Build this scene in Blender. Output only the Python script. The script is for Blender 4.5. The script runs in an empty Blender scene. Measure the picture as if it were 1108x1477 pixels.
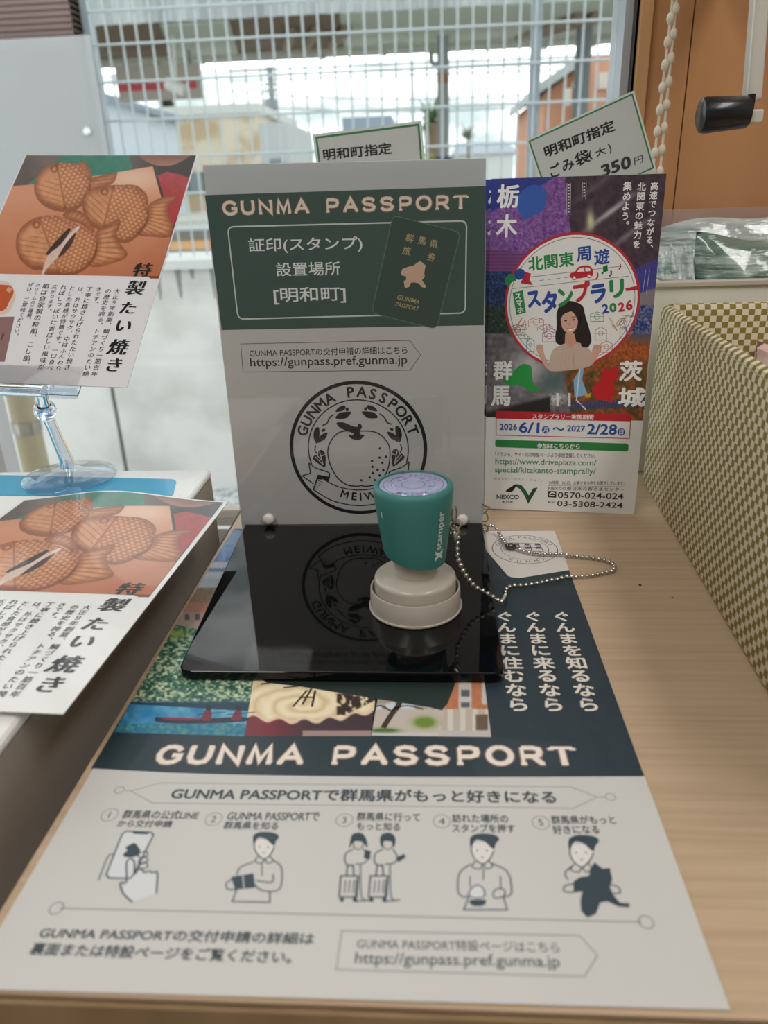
import bpy, bmesh, math, random
import numpy as np
from mathutils import Vector, Matrix

random.seed(7)
scene = bpy.context.scene
COL = scene.collection

# ------------------------------------------------------------------ camera
W, H = 1108, 1477
FPX, PITCH, ROLL, YAW = 1100.9, .4044, -.0368, -.0727
CPOS = np.array([.0282, -.1373, .2014])
_cp, _sp, _cy, _sy = math.cos(PITCH), math.sin(PITCH), math.cos(YAW), math.sin(YAW)
FWD = np.array([_sy*_cp, _cy*_cp, -_sp])
_r = np.array([_cy, -_sy, 0.0])
_u = np.cross(_r, FWD)
RGT = math.cos(ROLL)*_r + math.sin(ROLL)*_u
UPV = -math.sin(ROLL)*_r + math.cos(ROLL)*_u
cd = bpy.data.cameras.new('camera')
cam = bpy.data.objects.new('camera', cd)
COL.objects.link(cam)
cd.sensor_fit = 'VERTICAL'
cd.sensor_height = 36.0
cd.lens = FPX/H*36.0
cd.clip_start = .01
cd.clip_end = 300
cd.dof.use_dof = True
cd.dof.focus_distance = .43
cd.dof.aperture_fstop = 10.5
M = Matrix.Identity(4)
for i in range(3):
    M[i][0], M[i][1], M[i][2], M[i][3] = RGT[i], UPV[i], -FWD[i], CPOS[i]
cam.matrix_world = M
scene.camera = cam

# ------------------------------------------------------------------ sky, exposure
scene.view_settings.view_transform = 'Standard'
scene.view_settings.look = 'None'
scene.view_settings.exposure = 0.0
scene.view_settings.gamma = 1.0
scene.view_settings.use_curve_mapping = False
scene.cycles.use_denoising = True
scene.cycles.max_bounces = 10
scene.cycles.transparent_max_bounces = 24
scene.cycles.caustics_reflective = False
scene.cycles.caustics_refractive = False
SKY = 2.7           # overcast sky
LAMP = 12.5           # ceiling panels
wd = bpy.data.worlds.new('sky')
scene.world = wd
wd.use_nodes = True
nt = wd.node_tree
nt.nodes.clear()
wo = nt.nodes.new('ShaderNodeOutputWorld')
bg = nt.nodes.new('ShaderNodeBackground')
tc = nt.nodes.new('ShaderNodeTexCoord')
mp = nt.nodes.new('ShaderNodeMapping')
mp.inputs['Scale'].default_value = (2.0, 2.0, 7.0)
nz = nt.nodes.new('ShaderNodeTexNoise')
nz.inputs['Scale'].default_value = 3.0
nz.inputs['Detail'].default_value = 4.0
cr = nt.nodes.new('ShaderNodeValToRGB')
cr.color_ramp.elements[0].position = .40
cr.color_ramp.elements[0].color = (.315, .372, .380, 1)
cr.color_ramp.elements[1].position = .60
cr.color_ramp.elements[1].color = (.91, .93, .93, 1)
bg.inputs['Strength'].default_value = SKY
nt.links.new(tc.outputs['Generated'], mp.inputs['Vector'])
nt.links.new(mp.outputs['Vector'], nz.inputs['Vector'])
nt.links.new(nz.outputs['Fac'], cr.inputs['Fac'])
nt.links.new(cr.outputs['Color'], bg.inputs['Color'])
nt.links.new(bg.outputs['Background'], wo.inputs['Surface'])


# ------------------------------------------------------------------ helpers: rays
def ray(px, py):
    return FWD + RGT*((px-W/2)/FPX) - UPV*((py-H/2)/FPX)


def hit(px, py, P0, N):
    d = ray(px, py)
    N = np.asarray(N, float)
    return CPOS + d*(((np.asarray(P0, float)-CPOS) @ N)/(d @ N))


def tab(px, py, z=0.0):          # point on a level plane
    return hit(px, py, (0, 0, z), (0, 0, 1))


def bk(px, py, y):               # point on an upright plane facing the window
    return hit(px, py, (0, y, 0), (0, 1, 0))


def unit(v):
    v = np.asarray(v, float)
    return v/np.linalg.norm(v)


# ------------------------------------------------------------------ helpers: materials
def lin(c):
    c = c/255.0
    return c/12.92 if c <= .04045 else ((c+.055)/1.055)**2.4


def S(r, g, b):
    return (lin(r), lin(g), lin(b), 1.0)


def hx(h):
    return S(int(h[0:2], 16), int(h[2:4], 16), int(h[4:6], 16))


_mats = {}


def mat(name, h, rough=.5, metal=0.0, spec=.5, coat=0.0, noise=None, bump=None, trans=0.0, ior=1.45, emit=0.0):
    """noise=(scale xyz, second colour, lo, hi); bump=(scale xyz, strength, distance)"""
    if name in _mats:
        return _mats[name]
    m = bpy.data.materials.new(name)
    m.use_nodes = True
    t = m.node_tree
    b = t.nodes['Principled BSDF']
    c = hx(h) if isinstance(h, str) else h
    b.inputs['Base Color'].default_value = c
    m.diffuse_color = c
    b.inputs['Roughness'].default_value = rough
    b.inputs['Metallic'].default_value = metal
    b.inputs['Specular IOR Level'].default_value = spec
    b.inputs['Coat Weight'].default_value = coat
    b.inputs['Coat Roughness'].default_value = .06
    b.inputs['Transmission Weight'].default_value = trans
    b.inputs['IOR'].default_value = ior
    if emit:
        b.inputs['Emission Color'].default_value = c
        b.inputs['Emission Strength'].default_value = emit
    if noise or bump:
        tcn = t.nodes.new('ShaderNodeTexCoord')

    def tex(sc, detail=5.0):
        mpn = t.nodes.new('ShaderNodeMapping')
        mpn.inputs['Scale'].default_value = sc
        n = t.nodes.new('ShaderNodeTexNoise')
        n.inputs['Scale'].default_value = 1.0
        n.inputs['Detail'].default_value = detail
        t.links.new(tcn.outputs['Object'], mpn.inputs['Vector'])
        t.links.new(mpn.outputs['Vector'], n.inputs['Vector'])
        return n
    if noise:
        n = tex(noise[0])
        r = t.nodes.new('ShaderNodeValToRGB')
        r.color_ramp.elements[0].position = noise[2]
        r.color_ramp.elements[1].position = noise[3]
        r.color_ramp.elements[0].color = c
        r.color_ramp.elements[1].color = hx(noise[1])
        t.links.new(n.outputs['Fac'], r.inputs['Fac'])
        t.links.new(r.outputs['Color'], b.inputs['Base Color'])
    if bump:
        n = tex(bump[0], 3.0)
        bp = t.nodes.new('ShaderNodeBump')
        bp.inputs['Strength'].default_value = bump[1]
        bp.inputs['Distance'].default_value = bump[2]
        t.links.new(n.outputs['Fac'], bp.inputs['Height'])
        t.links.new(bp.outputs['Normal'], b.inputs['Normal'])
    _mats[name] = m
    return m


def clear(name, tint='ffffff', gloss=.08, rough=.02, haze=None):
    """thin clear sheet: see-through with a reflecting surface; haze=(colour, share) adds milky scatter"""
    if name in _mats:
        return _mats[name]
    m = bpy.data.materials.new(name)
    m.use_nodes = True
    t = m.node_tree
    t.nodes.clear()
    o = t.nodes.new('ShaderNodeOutputMaterial')
    tr = t.nodes.new('ShaderNodeBsdfTransparent')
    tr.inputs['Color'].default_value = hx(tint)
    gl = t.nodes.new('ShaderNodeBsdfGlossy')
    gl.inputs['Roughness'].default_value = rough
    lw = t.nodes.new('ShaderNodeLayerWeight')
    lw.inputs['Blend'].default_value = .5
    pw = t.nodes.new('ShaderNodeMath')
    pw.operation = 'POWER'
    pw.inputs[1].default_value = 5.0
    ad = t.nodes.new('ShaderNodeMath')
    ad.operation = 'MULTIPLY_ADD'
    ad.inputs[1].default_value = 1-gloss
    ad.inputs[2].default_value = gloss
    ad.use_clamp = True
    t.links.new(lw.outputs['Facing'], pw.inputs[0])
    t.links.new(pw.outputs[0], ad.inputs[0])
    mx = t.nodes.new('ShaderNodeMixShader')
    base = tr
    if haze:
        df = t.nodes.new('ShaderNodeBsdfDiffuse')
        df.inputs['Color'].default_value = hx(haze[0])
        m2 = t.nodes.new('ShaderNodeMixShader')
        m2.inputs['Fac'].default_value = haze[1]
        t.links.new(tr.outputs[0], m2.inputs[1])
        t.links.new(df.outputs[0], m2.inputs[2])
        base = m2
    t.links.new(ad.outputs[0], mx.inputs['Fac'])
    t.links.new(base.outputs[0], mx.inputs[1])
    t.links.new(gl.outputs[0], mx.inputs[2])
    t.links.new(mx.outputs[0], o.inputs['Surface'])
    _mats[name] = m
    return m


# ------------------------------------------------------------------ helpers: mesh builder
class MB:
    def __init__(s):
        s.v, s.f, s.mi, s.mats, s.sm = [], [], [], [], []

    def m(s, mt):
        if mt not in s.mats:
            s.mats.append(mt)
        return s.mats.index(mt)

    def add(s, vs, fs, mt, smooth=False):
        k = len(s.v)
        s.v += [tuple(float(c) for c in p) for p in vs]
        i = s.m(mt)
        for f in fs:
            s.f.append([k+j for j in f])
            s.mi.append(i)
            s.sm.append(smooth)

    def box(s, lo, hi, mt):
        x0, y0, z0 = lo
        x1, y1, z1 = hi
        vs = [(x0, y0, z0), (x1, y0, z0), (x1, y1, z0), (x0, y1, z0), (x0, y0, z1), (x1, y0, z1), (x1, y1, z1), (x0, y1, z1)]
        s.add(vs, [(3, 2, 1, 0), (4, 5, 6, 7), (0, 1, 5, 4), (1, 2, 6, 5), (2, 3, 7, 6), (3, 0, 4, 7)], mt)

    def slab(s, quad, n, t, mt):
        """quad (any polygon, anticlockwise seen from +n) as front face, thickness t behind it"""
        n = unit(n)
        q = [np.asarray(p, float) for p in quad]
        k = len(q)
        vs = q+[p-n*t for p in q]
        fs = [tuple(range(k)), tuple(range(2*k-1, k-1, -1))]
        fs += [(i, i+k, (i+1) % k+k, (i+1) % k) for i in range(k)]
        s.add(vs, fs, mt)

    def tube(s, path, r, mt, n=8, closed=False, cap=True):
        P = [np.asarray(p, float) for p in path]
        k = len(P)
        rs = r if hasattr(r, '__len__') else [r]*k
        vs, fs = [], []
        up = None
        for i, p in enumerate(P):
            a = P[(i-1) % k] if (i or closed) else p
            b = P[(i+1) % k] if (i < k-1 or closed) else p
            d = unit(b-a)
            if up is None:
                up = np.array([0, 0, 1.]) if abs(d[2]) < .9 else np.array([1., 0, 0])
            x = unit(np.cross(d, up))
            up = np.cross(x, d)
            for j in range(n):
                an = 2*math.pi*j/n
                vs.append(p+rs[i]*(math.cos(an)*x+math.sin(an)*up))
        for i in range(k if closed else k-1):
            for j in range(n):
                a, b = i*n+j, i*n+(j+1) % n
                c, d = ((i+1) % k)*n+(j+1) % n, ((i+1) % k)*n+j
                fs.append((a, b, c, d))
        if cap and not closed:
            fs.append(tuple(range(n-1, -1, -1)))
            fs.append(tuple(range((k-1)*n, k*n)))
        s.add(vs, fs, mt, True)

    def lathe(s, prof, c, mt, n=48, smooth=True, axis=None):
        """prof = (radius, height) list from bottom to top about c"""
        vs, fs = [], []
        c = np.asarray(c, float)
        ax = unit(axis) if axis is not None else np.array([0, 0, 1.])
        x = unit(np.cross(ax, (0, 1, 0) if abs(ax[1]) < .9 else (1, 0, 0)))
        y = np.cross(ax, x)
        for r, h in prof:
            for j in range(n):
                a = 2*math.pi*j/n
                vs.append(c+ax*h+r*(math.cos(a)*x+math.sin(a)*y))
        for i in range(len(prof)-1):
            for j in range(n):
                fs.append((i*n+j, i*n+(j+1) % n, (i+1)*n+(j+1) % n, (i+1)*n+j))
        fs.append(tuple(range(n-1, -1, -1)))
        fs.append(tuple(range((len(prof)-1)*n, len(prof)*n)))
        s.add(vs, fs, mt, smooth)

    def ball(s, c, r, mt, n=10, k=6, sc=(1, 1, 1)):
        vs, fs = [], []
        for i in range(1, k):
            t = math.pi*i/k
            for j in range(n):
                a = 2*math.pi*j/n
                vs.append((c[0]+sc[0]*r*math.sin(t)*math.cos(a), c[1]+sc[1]*r*math.sin(t)*math.sin(a), c[2]+sc[2]*r*math.cos(t)))
        vs += [(c[0], c[1], c[2]+sc[2]*r), (c[0], c[1], c[2]-sc[2]*r)]
        T, B = len(vs)-2, len(vs)-1
        for i in range(k-2):
            for j in range(n):
                fs.append((i*n+j, (i+1)*n+j, (i+1)*n+(j+1) % n, i*n+(j+1) % n))
        for j in range(n):
            fs.append((T, j, (j+1) % n))
            fs.append((B, (k-2)*n+(j+1) % n, (k-2)*n+j))
        s.add(vs, fs, mt, True)

    def build(s, name, parent=None, col=None, bevel=0.0, edges=True):
        V = np.array(s.v)
        lo, hi = V.min(0), V.max(0)
        org = np.array([(lo[0]+hi[0])/2, (lo[1]+hi[1])/2, lo[2]])
        me = bpy.data.meshes.new(name)
        me.from_pydata([tuple(p) for p in V-org], [], s.f)
        for mt in s.mats:
            me.materials.append(mt)
        me.polygons.foreach_set('material_index', s.mi)
        me.polygons.foreach_set('use_smooth', s.sm)
        if col is not None:
            at = me.color_attributes.new('Col', 'FLOAT_COLOR', 'POINT')
            at.data.foreach_set('color', np.asarray(col, np.float32).ravel())
        me.update()
        if any(s.sm):
            try:
                me.set_sharp_from_angle(angle=math.radians(38))
            except Exception:
                pass
        o = bpy.data.objects.new(name, me)
        COL.objects.link(o)
        o.location = Vector(org)
        if parent is not None:
            o.parent = parent
            o.matrix_parent_inverse = Matrix.Translation(-parent.location)
            if parent.parent is not None:
                o.matrix_parent_inverse = Matrix.Translation(-WORLD[parent.name])
        WORLD[o.name] = Vector(org)
        if bevel:
            b = o.modifiers.new('bevel', 'BEVEL')
            b.width = bevel
            b.segments = 3
            b.limit_method = 'ANGLE'
        return o


WORLD = {}


def thing(name, loc, label, cat, group=None):
    o = bpy.data.objects.new(name, None)
    COL.objects.link(o)
    o.location = Vector([float(c) for c in loc])
    o.empty_display_size = .02
    WORLD[o.name] = Vector(o.location)
    return tag(o, label, cat, group)


def tag(o, label, cat, group=None):
    o['label'] = label
    o['category'] = cat
    if group:
        o['group'] = group
    return o


def struct(o):
    o['kind'] = 'structure'
    return o


def spl(pts, closed=True, n=6):
    """smooth curve through points"""
    P = [np.asarray(p, float) for p in pts]
    k = len(P)
    out = []
    for i in range(k if closed else k-1):
        g = (lambda j: P[j % k]) if closed else (lambda j: P[min(max(j, 0), k-1)])
        a, b, c, d = g(i-1), g(i), g(i+1), g(i+2)
        for q in range(n):
            t = q/n
            out.append(.5*(2*b+(c-a)*t+(2*a-5*b+4*c-d)*t*t+(3*b-a-3*c+d)*t**3))
    if not closed:
        out.append(P[-1])
    return out


def ell(cx, cy, rx, ry=None, n=40, rot=0.0, a0=0.0, a1=360.0):
    ry = rx if ry is None else ry
    full = abs(a1-a0) >= 360
    out = []
    for i in range(n if full else n+1):
        a = math.radians(a0+(a1-a0)*i/n)
        x, y = rx*math.cos(a), ry*math.sin(a)
        out.append((cx+x*math.cos(rot)-y*math.sin(rot), cy+x*math.sin(rot)+y*math.cos(rot)))
    return out


# ------------------------------------------------------------------ helpers: printed sheets
_glyph = {}
_lift = {}
_fc = bpy.data.curves.new('lettering', 'FONT')
_fo = bpy.data.objects.new('lettering', _fc)


def glyphs(s, bold, res):
    """filled outline; heavier kanji and kana are made of shifted copies, as widening their outline breaks it"""
    k = (s, bold, res)
    if k not in _glyph:
        asc = s.isascii() and 0 <= bold < .02
        _fc.body = s
        _fc.offset = bold if asc else 0.0
        _fc.resolution_u = res
        me = _fo.to_mesh()
        v = np.array([p.co[:2] for p in me.vertices]) if len(me.vertices) else np.zeros((0, 2))
        f = [list(p.vertices) for p in me.polygons]
        _fo.to_mesh_clear()
        if bold < 0 and len(v):        # brush-like: upright strokes heavier than level ones
            n = 5
            F = []
            for i in range(n):
                F += [[j+len(v)*i for j in g] for g in f]
            z = np.repeat(np.arange(n), len(v))*.2
            v, f = np.concatenate([v+np.array([bold*(1-i/2), 0]) for i in range(n)]), F
            _lift[k] = z
        elif bold > .004 and not asc and len(v):
            w = bold*.9
            n = 4 if bold < .016 else 7
            V, F = [], []
            for i in range(n):
                a = 2*math.pi*(i+.5)/n
                F += [[j+len(v)*i for j in g] for g in f]
                V.append(v+w*np.array([math.cos(a), math.sin(a)]))
            z = np.repeat(np.arange(n), len(v))*.2
            v, f = np.concatenate(V), F
            _lift[k] = z
        _glyph[k] = (v, f)
    return _glyph[k]


LAYER = 1.6e-5


class Sheet:
    """flat print: shapes, lettering and pictures kept in sheet coordinates (u right, v up)"""

    def __init__(s, O, U, V, tag_, rough=.45, coat=0.0):
        s.O = np.asarray(O, float)
        s.U = unit(U)
        V = np.asarray(V, float)
        s.V = unit(V-(V @ s.U)*s.U)
        s.N = np.cross(s.U, s.V)
        s.tag, s.rough, s.coat = tag_, rough, coat
        s.p, s.f, s.h, s.c = [], [], [], []
        s.x0 = s.y0 = 0.0
        s.sc = 1.0

    def frame(s, x0, y0, sc):
        s.x0, s.y0, s.sc = x0, y0, sc

    def P(s, x, y):
        q = hit(s.x0+x/s.sc, s.y0+y/s.sc, s.O, s.N)-s.O
        return np.array([q @ s.U, q @ s.V])

    def raw(s, uv, fs, h, L, col=None, lift=None):
        k = len(s.p)
        for i, q in enumerate(uv):
            s.p.append((q[0], q[1], L if lift is None else L+lift[i]))
            s.c.append(col[i] if col is not None else (.8, .8, .8))
        for f in fs:
            s.f.append([k+j for j in f])
            s.h.append(h)

    def poly(s, pts, h, L=2, uv=False):
        q = [np.asarray(p) if uv else s.P(*p) for p in pts]
        a = sum(q[i][0]*q[(i+1) % len(q)][1]-q[(i+1) % len(q)][0]*q[i][1] for i in range(len(q)))
        if a < 0:
            q = q[::-1]
        s.raw(q, [tuple(range(len(q)))], h, L)

    def line(s, pts, mm, h, L=3, closed=False, uv=False):
        w = mm*.0005
        q = [np.asarray(p, float) if uv else s.P(*p) for p in pts]
        k = len(q)
        out = []
        for i in range(k):
            a = q[i-1] if (i or closed) else q[i]
            b = q[(i+1) % k] if (i < k-1 or closed) else q[i]
            d1 = q[i]-a
            d2 = b-q[i]
            d1 = d1/np.linalg.norm(d1) if np.linalg.norm(d1) > 1e-9 else d2/max(np.linalg.norm(d2), 1e-9)
            d2 = d2/np.linalg.norm(d2) if np.linalg.norm(d2) > 1e-9 else d1
            t = d1+d2
            t = t/max(np.linalg.norm(t), 1e-6)
            n = np.array([-t[1], t[0]])
            e = 1/max(.5, abs(n @ np.array([-d1[1], d1[0]])))
            out += [q[i]+n*w*e, q[i]-n*w*e]
        fs = [(2*i, 2*i+1, (2*i+3) % (2*k), (2*i+2) % (2*k)) for i in range(k if closed else k-1)]
        s.raw(out, fs, h, L)

    def circ(s, cx, cy, r_uv, h, L=3, n=48, uvc=None):
        c = uvc if uvc is not None else s.P(cx, cy)
        s.poly([c+r_uv*np.array([math.cos(2*math.pi*i/n), math.sin(2*math.pi*i/n)]) for i in range(n)], h, L, True)

    def ring(s, c, r, mm, h, L=3, a0=0.0, a1=360.0, n=64):
        full = a1-a0 >= 360
        pts = [c+r*np.array([math.cos(math.radians(a0+(a1-a0)*i/n)), math.sin(math.radians(a0+(a1-a0)*i/n))]) for i in range(n if full else n+1)]
        s.line(pts, mm, h, L, full, True)

    def text(s, t, bl, br, top, h, bold=0.0, L=4, res=3, shear=0.0):
        """ink box: bl bottom left, br bottom right, top any point on the upper edge"""
        v, f = glyphs(t, bold, res)
        if not len(v):
            return
        a, b, c = s.P(*bl), s.P(*br), s.P(*top)
        d = b-a
        n = np.array([-d[1], d[0]])/np.linalg.norm(d)
        hgt = (c-a) @ n
        lo, hi = v.min(0), v.max(0)
        q = (v-lo)/np.maximum(hi-lo, 1e-6)
        uv = a+q[:, :1]*d+q[:, 1:]*n*hgt+(q[:, 1:]-.5)*shear*hgt*d/np.linalg.norm(d)
        s.raw(list(uv), f, h, L, None, _lift.get((t, bold, res)))

    def char(s, ch, c, size, h, bold=0.0, L=4, ang=0.0, res=3, sx=1.0, shear=0.0, flat=0.0):
        """one character centred on uv point c; size = em in metres"""
        if ch == ' ':
            return
        v, f = glyphs(ch, bold, res)
        if not len(v):
            return
        lo, hi = v.min(0), v.max(0)
        m = (lo+hi)/2
        if ch in '、。':
            m = m-np.array([.35, .35])
        elif ch in 'っょゃゅッ':
            m = m-np.array([.08, .08])
        q = (v-m)*size
        if ch == 'ー':
            q = np.stack([q[:, 1], -q[:, 0]], 1)
        q[:, 0] = q[:, 0]*sx+q[:, 1]*shear
        q[:, 1] = q[:, 1]+q[:, 0]*flat
        ca, sa = math.cos(ang), math.sin(ang)
        s.raw(list(np.asarray(c)+np.stack([q[:, 0]*ca-q[:, 1]*sa, q[:, 0]*sa+q[:, 1]*ca], 1)), f, h, L, None, _lift.get((ch, bold, res)))

    def col(s, t, p0, p1, k, h, bold=0.0, L=4, res=3, shear=0.0, sx=1.0):
        """upright column from first to last character centre; k = em as share of the pitch"""
        a, b = s.P(*p0), s.P(*p1)
        n = max(len(t)-1, 1)
        size = np.linalg.norm(b-a)/n*k
        for i, ch in enumerate(t):
            s.char(ch, a+(b-a)*i/n, size, h, bold, L, 0.0, res, sx, shear)

    def arc(s, t, c, r, a0, a1, size, h, bold=0.0, L=4, inside=False):
        n = len(t)-1
        for i, ch in enumerate(t):
            a = math.radians(a0+(a1-a0)*i/n)
            s.char(ch, c+r*np.array([math.cos(a), math.sin(a)]), size, h, bold, L, a+math.pi/2 if inside else a-math.pi/2, 4)

    def pic(s, quad, nx, ny, fn, L=1, uv=False):
        """raster print: quad TL TR BR BL; fn(X, Y) of crop coordinates -> sRGB 0..255"""
        t, u = np.meshgrid(np.linspace(0, 1, nx+1), np.linspace(0, 1, ny+1))
        q = [np.asarray(p, float) for p in quad]
        Q = [p if uv else s.P(*p) for p in q]

        def bil(A):
            return ((1-t)*(1-u))[..., None]*A[0]+(t*(1-u))[..., None]*A[1]+(t*u)[..., None]*A[2]+((1-t)*u)[..., None]*A[3]
        # crop coordinates come from the sheet points so that straight lines stay straight
        XY = bil(q)
        gx = np.gradient(XY, axis=1)
        gy = np.gradient(XY, axis=0)
        rgb = 0
        for sx_, sy_ in ((-.25, -.1), (.1, -.25), (.25, .1), (-.1, .25)):     # soft edges
            q2 = XY+gx*sx_*1.4+gy*sy_*1.4
            rgb = rgb+np.clip(fn(q2[..., 0], q2[..., 1]), 0, 255)/1020.0
        rgb = np.where(rgb <= .04045, rgb/12.92, ((rgb+.055)/1.055)**2.4)
        UV = bil(Q) if uv else np.array([[s.P(*XY[j, i]) for i in range(nx+1)] for j in range(ny+1)])
        fs = [(j*(nx+1)+i, (j+1)*(nx+1)+i, (j+1)*(nx+1)+i+1, j*(nx+1)+i+1) for j in range(ny) for i in range(nx)]
        s.raw(list(UV.reshape(-1, 2)), fs, '#pic', L, [tuple(c) for c in rgb.reshape(-1, 3)])

    def ink(s, h):
        nm = 'print_'+s.tag+'_'+h.strip('#')
        if nm in _mats:
            return _mats[nm]
        m = mat(nm, 'cccccc' if h == '#pic' else h, s.rough, spec=.4, coat=s.coat, bump=((55, 38, 1), .45, .0022) if s.tag == 'leaflet' and h == '2a3840' else None)
        if h == '#pic':
            t = m.node_tree
            a = t.nodes.new('ShaderNodeVertexColor')
            a.layer_name = 'Col'
            t.links.new(a.outputs['Color'], t.nodes['Principled BSDF'].inputs['Base Color'])
        return m

    def build(s, name, parent=None, outline=None, paper='f0f0ec', thick=.0003, frame3=None, warp=None, grid=(1, 1), lift=0):
        O, U, V = frame3 if frame3 else (s.O, s.U, s.V)
        N = np.cross(U, V)
        b = MB()
        cols = []

        def place(u, v, d):
            if warp:
                d = d+warp(u, v)
            return O+U*u+V*v+N*d
        if outline is not None:
            q = [np.asarray(p, float) for p in outline]
            pm = s.ink(paper)
            if grid == (1, 1):
                vs = [place(p[0], p[1], 0) for p in q]+[place(p[0], p[1], -thick) for p in q]
                k = len(q)
                fs = [tuple(range(k)), tuple(range(2*k-1, k-1, -1))]+[(i, i+k, (i+1) % k+k, (i+1) % k) for i in range(k)]
                b.add(vs, fs, pm)
                cols += [(.8, .8, .8)]*(2*k)
            else:        # quad TL BL BR TR as a bent sheet
                nx, ny = grid
                vs = []
                for d in (0, -thick):
                    for j in range(ny+1):
                        for i in range(nx+1):
                            t, u = i/nx, j/ny
                            p = (1-t)*(1-u)*q[0]+(1-t)*u*q[1]+t*u*q[2]+t*(1-u)*q[3]
                            vs.append(place(p[0], p[1], d))
                K = (nx+1)*(ny+1)
                fs = []
                for j in range(ny):
                    for i in range(nx):
                        a = j*(nx+1)+i
                        fs.append((a, a+nx+1, a+nx+2, a+1))
                        fs.append((a+K, a+1+K, a+nx+2+K, a+nx+1+K))
                for i in range(nx):
                    fs.append((i, i+1, i+1+K, i+K))
                    a = ny*(nx+1)+i
                    fs.append((a, a+K, a+1+K, a+1))
                for j in range(ny):
                    a = j*(nx+1)
                    fs.append((a, a+K, a+nx+1+K, a+nx+1))
                    a += nx
                    fs.append((a, a+nx+1, a+nx+1+K, a+K))
                b.add(vs, fs, pm, True)
                cols += [(.8, .8, .8)]*len(vs)
        base = len(b.v)
        b.v += [tuple(float(c) for c in place(p[0], p[1], (p[2]+lift)*LAYER)) for p in s.p]
        cols += s.c
        for f, h in zip(s.f, s.h):
            b.f.append([base+j for j in f])
            b.mi.append(b.m(s.ink(h)))
            b.sm.append(False)
        C = np.ones((len(cols), 4), np.float32)
        C[:, :3] = np.array(cols)
        return b.build(name, parent, C)


# picture painting
def vnoise(X, Y, sc, seed=0):
    x, y = X*sc, Y*sc
    xi, yi = np.floor(x).astype(int), np.floor(y).astype(int)
    fx, fy = x-xi, y-yi
    fx, fy = fx*fx*(3-2*fx), fy*fy*(3-2*fy)

    def hsh(a, b):
        n = (a*374761393+b*668265263+seed*1442695041) & 0x7fffffff
        n = ((n ^ (n >> 13))*1274126177) & 0x7fffffff
        return ((n ^ (n >> 16)) & 0xffff)/65535.0
    return (hsh(xi, yi)*(1-fx)+hsh(xi+1, yi)*fx)*(1-fy)+(hsh(xi, yi+1)*(1-fx)+hsh(xi+1, yi+1)*fx)*fy


def fbm(X, Y, sc, seed=0, o=3):
    return sum(vnoise(X, Y, sc*2**i, seed+i)*.5**i for i in range(o))/(2-.5**(o-1))


def inside(X, Y, pts):
    r = np.zeros(X.shape, bool)
    n = len(pts)
    for i in range(n):
        x0, y0 = pts[i]
        x1, y1 = pts[(i+1) % n]
        c = ((y0 > Y) != (y1 > Y)) & (X < (x1-x0)*(Y-y0)/((y1-y0) or 1e-9)+x0)
        r ^= c
    return r


def edist(X, Y, pts):
    d = np.full(X.shape, 1e9)
    n = len(pts)
    for i in range(n):
        a, b = np.asarray(pts[i], float), np.asarray(pts[(i+1) % n], float)
        ab = b-a
        t = np.clip(((X-a[0])*ab[0]+(Y-a[1])*ab[1])/max(ab @ ab, 1e-9), 0, 1)
        d = np.minimum(d, np.hypot(X-a[0]-t*ab[0], Y-a[1]-t*ab[1]))
    return d


def mixc(a, b, t):
    t = np.clip(t, 0, 1)[..., None]
    return np.asarray(a, float)*(1-t)+np.asarray(b, float)*t


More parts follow.
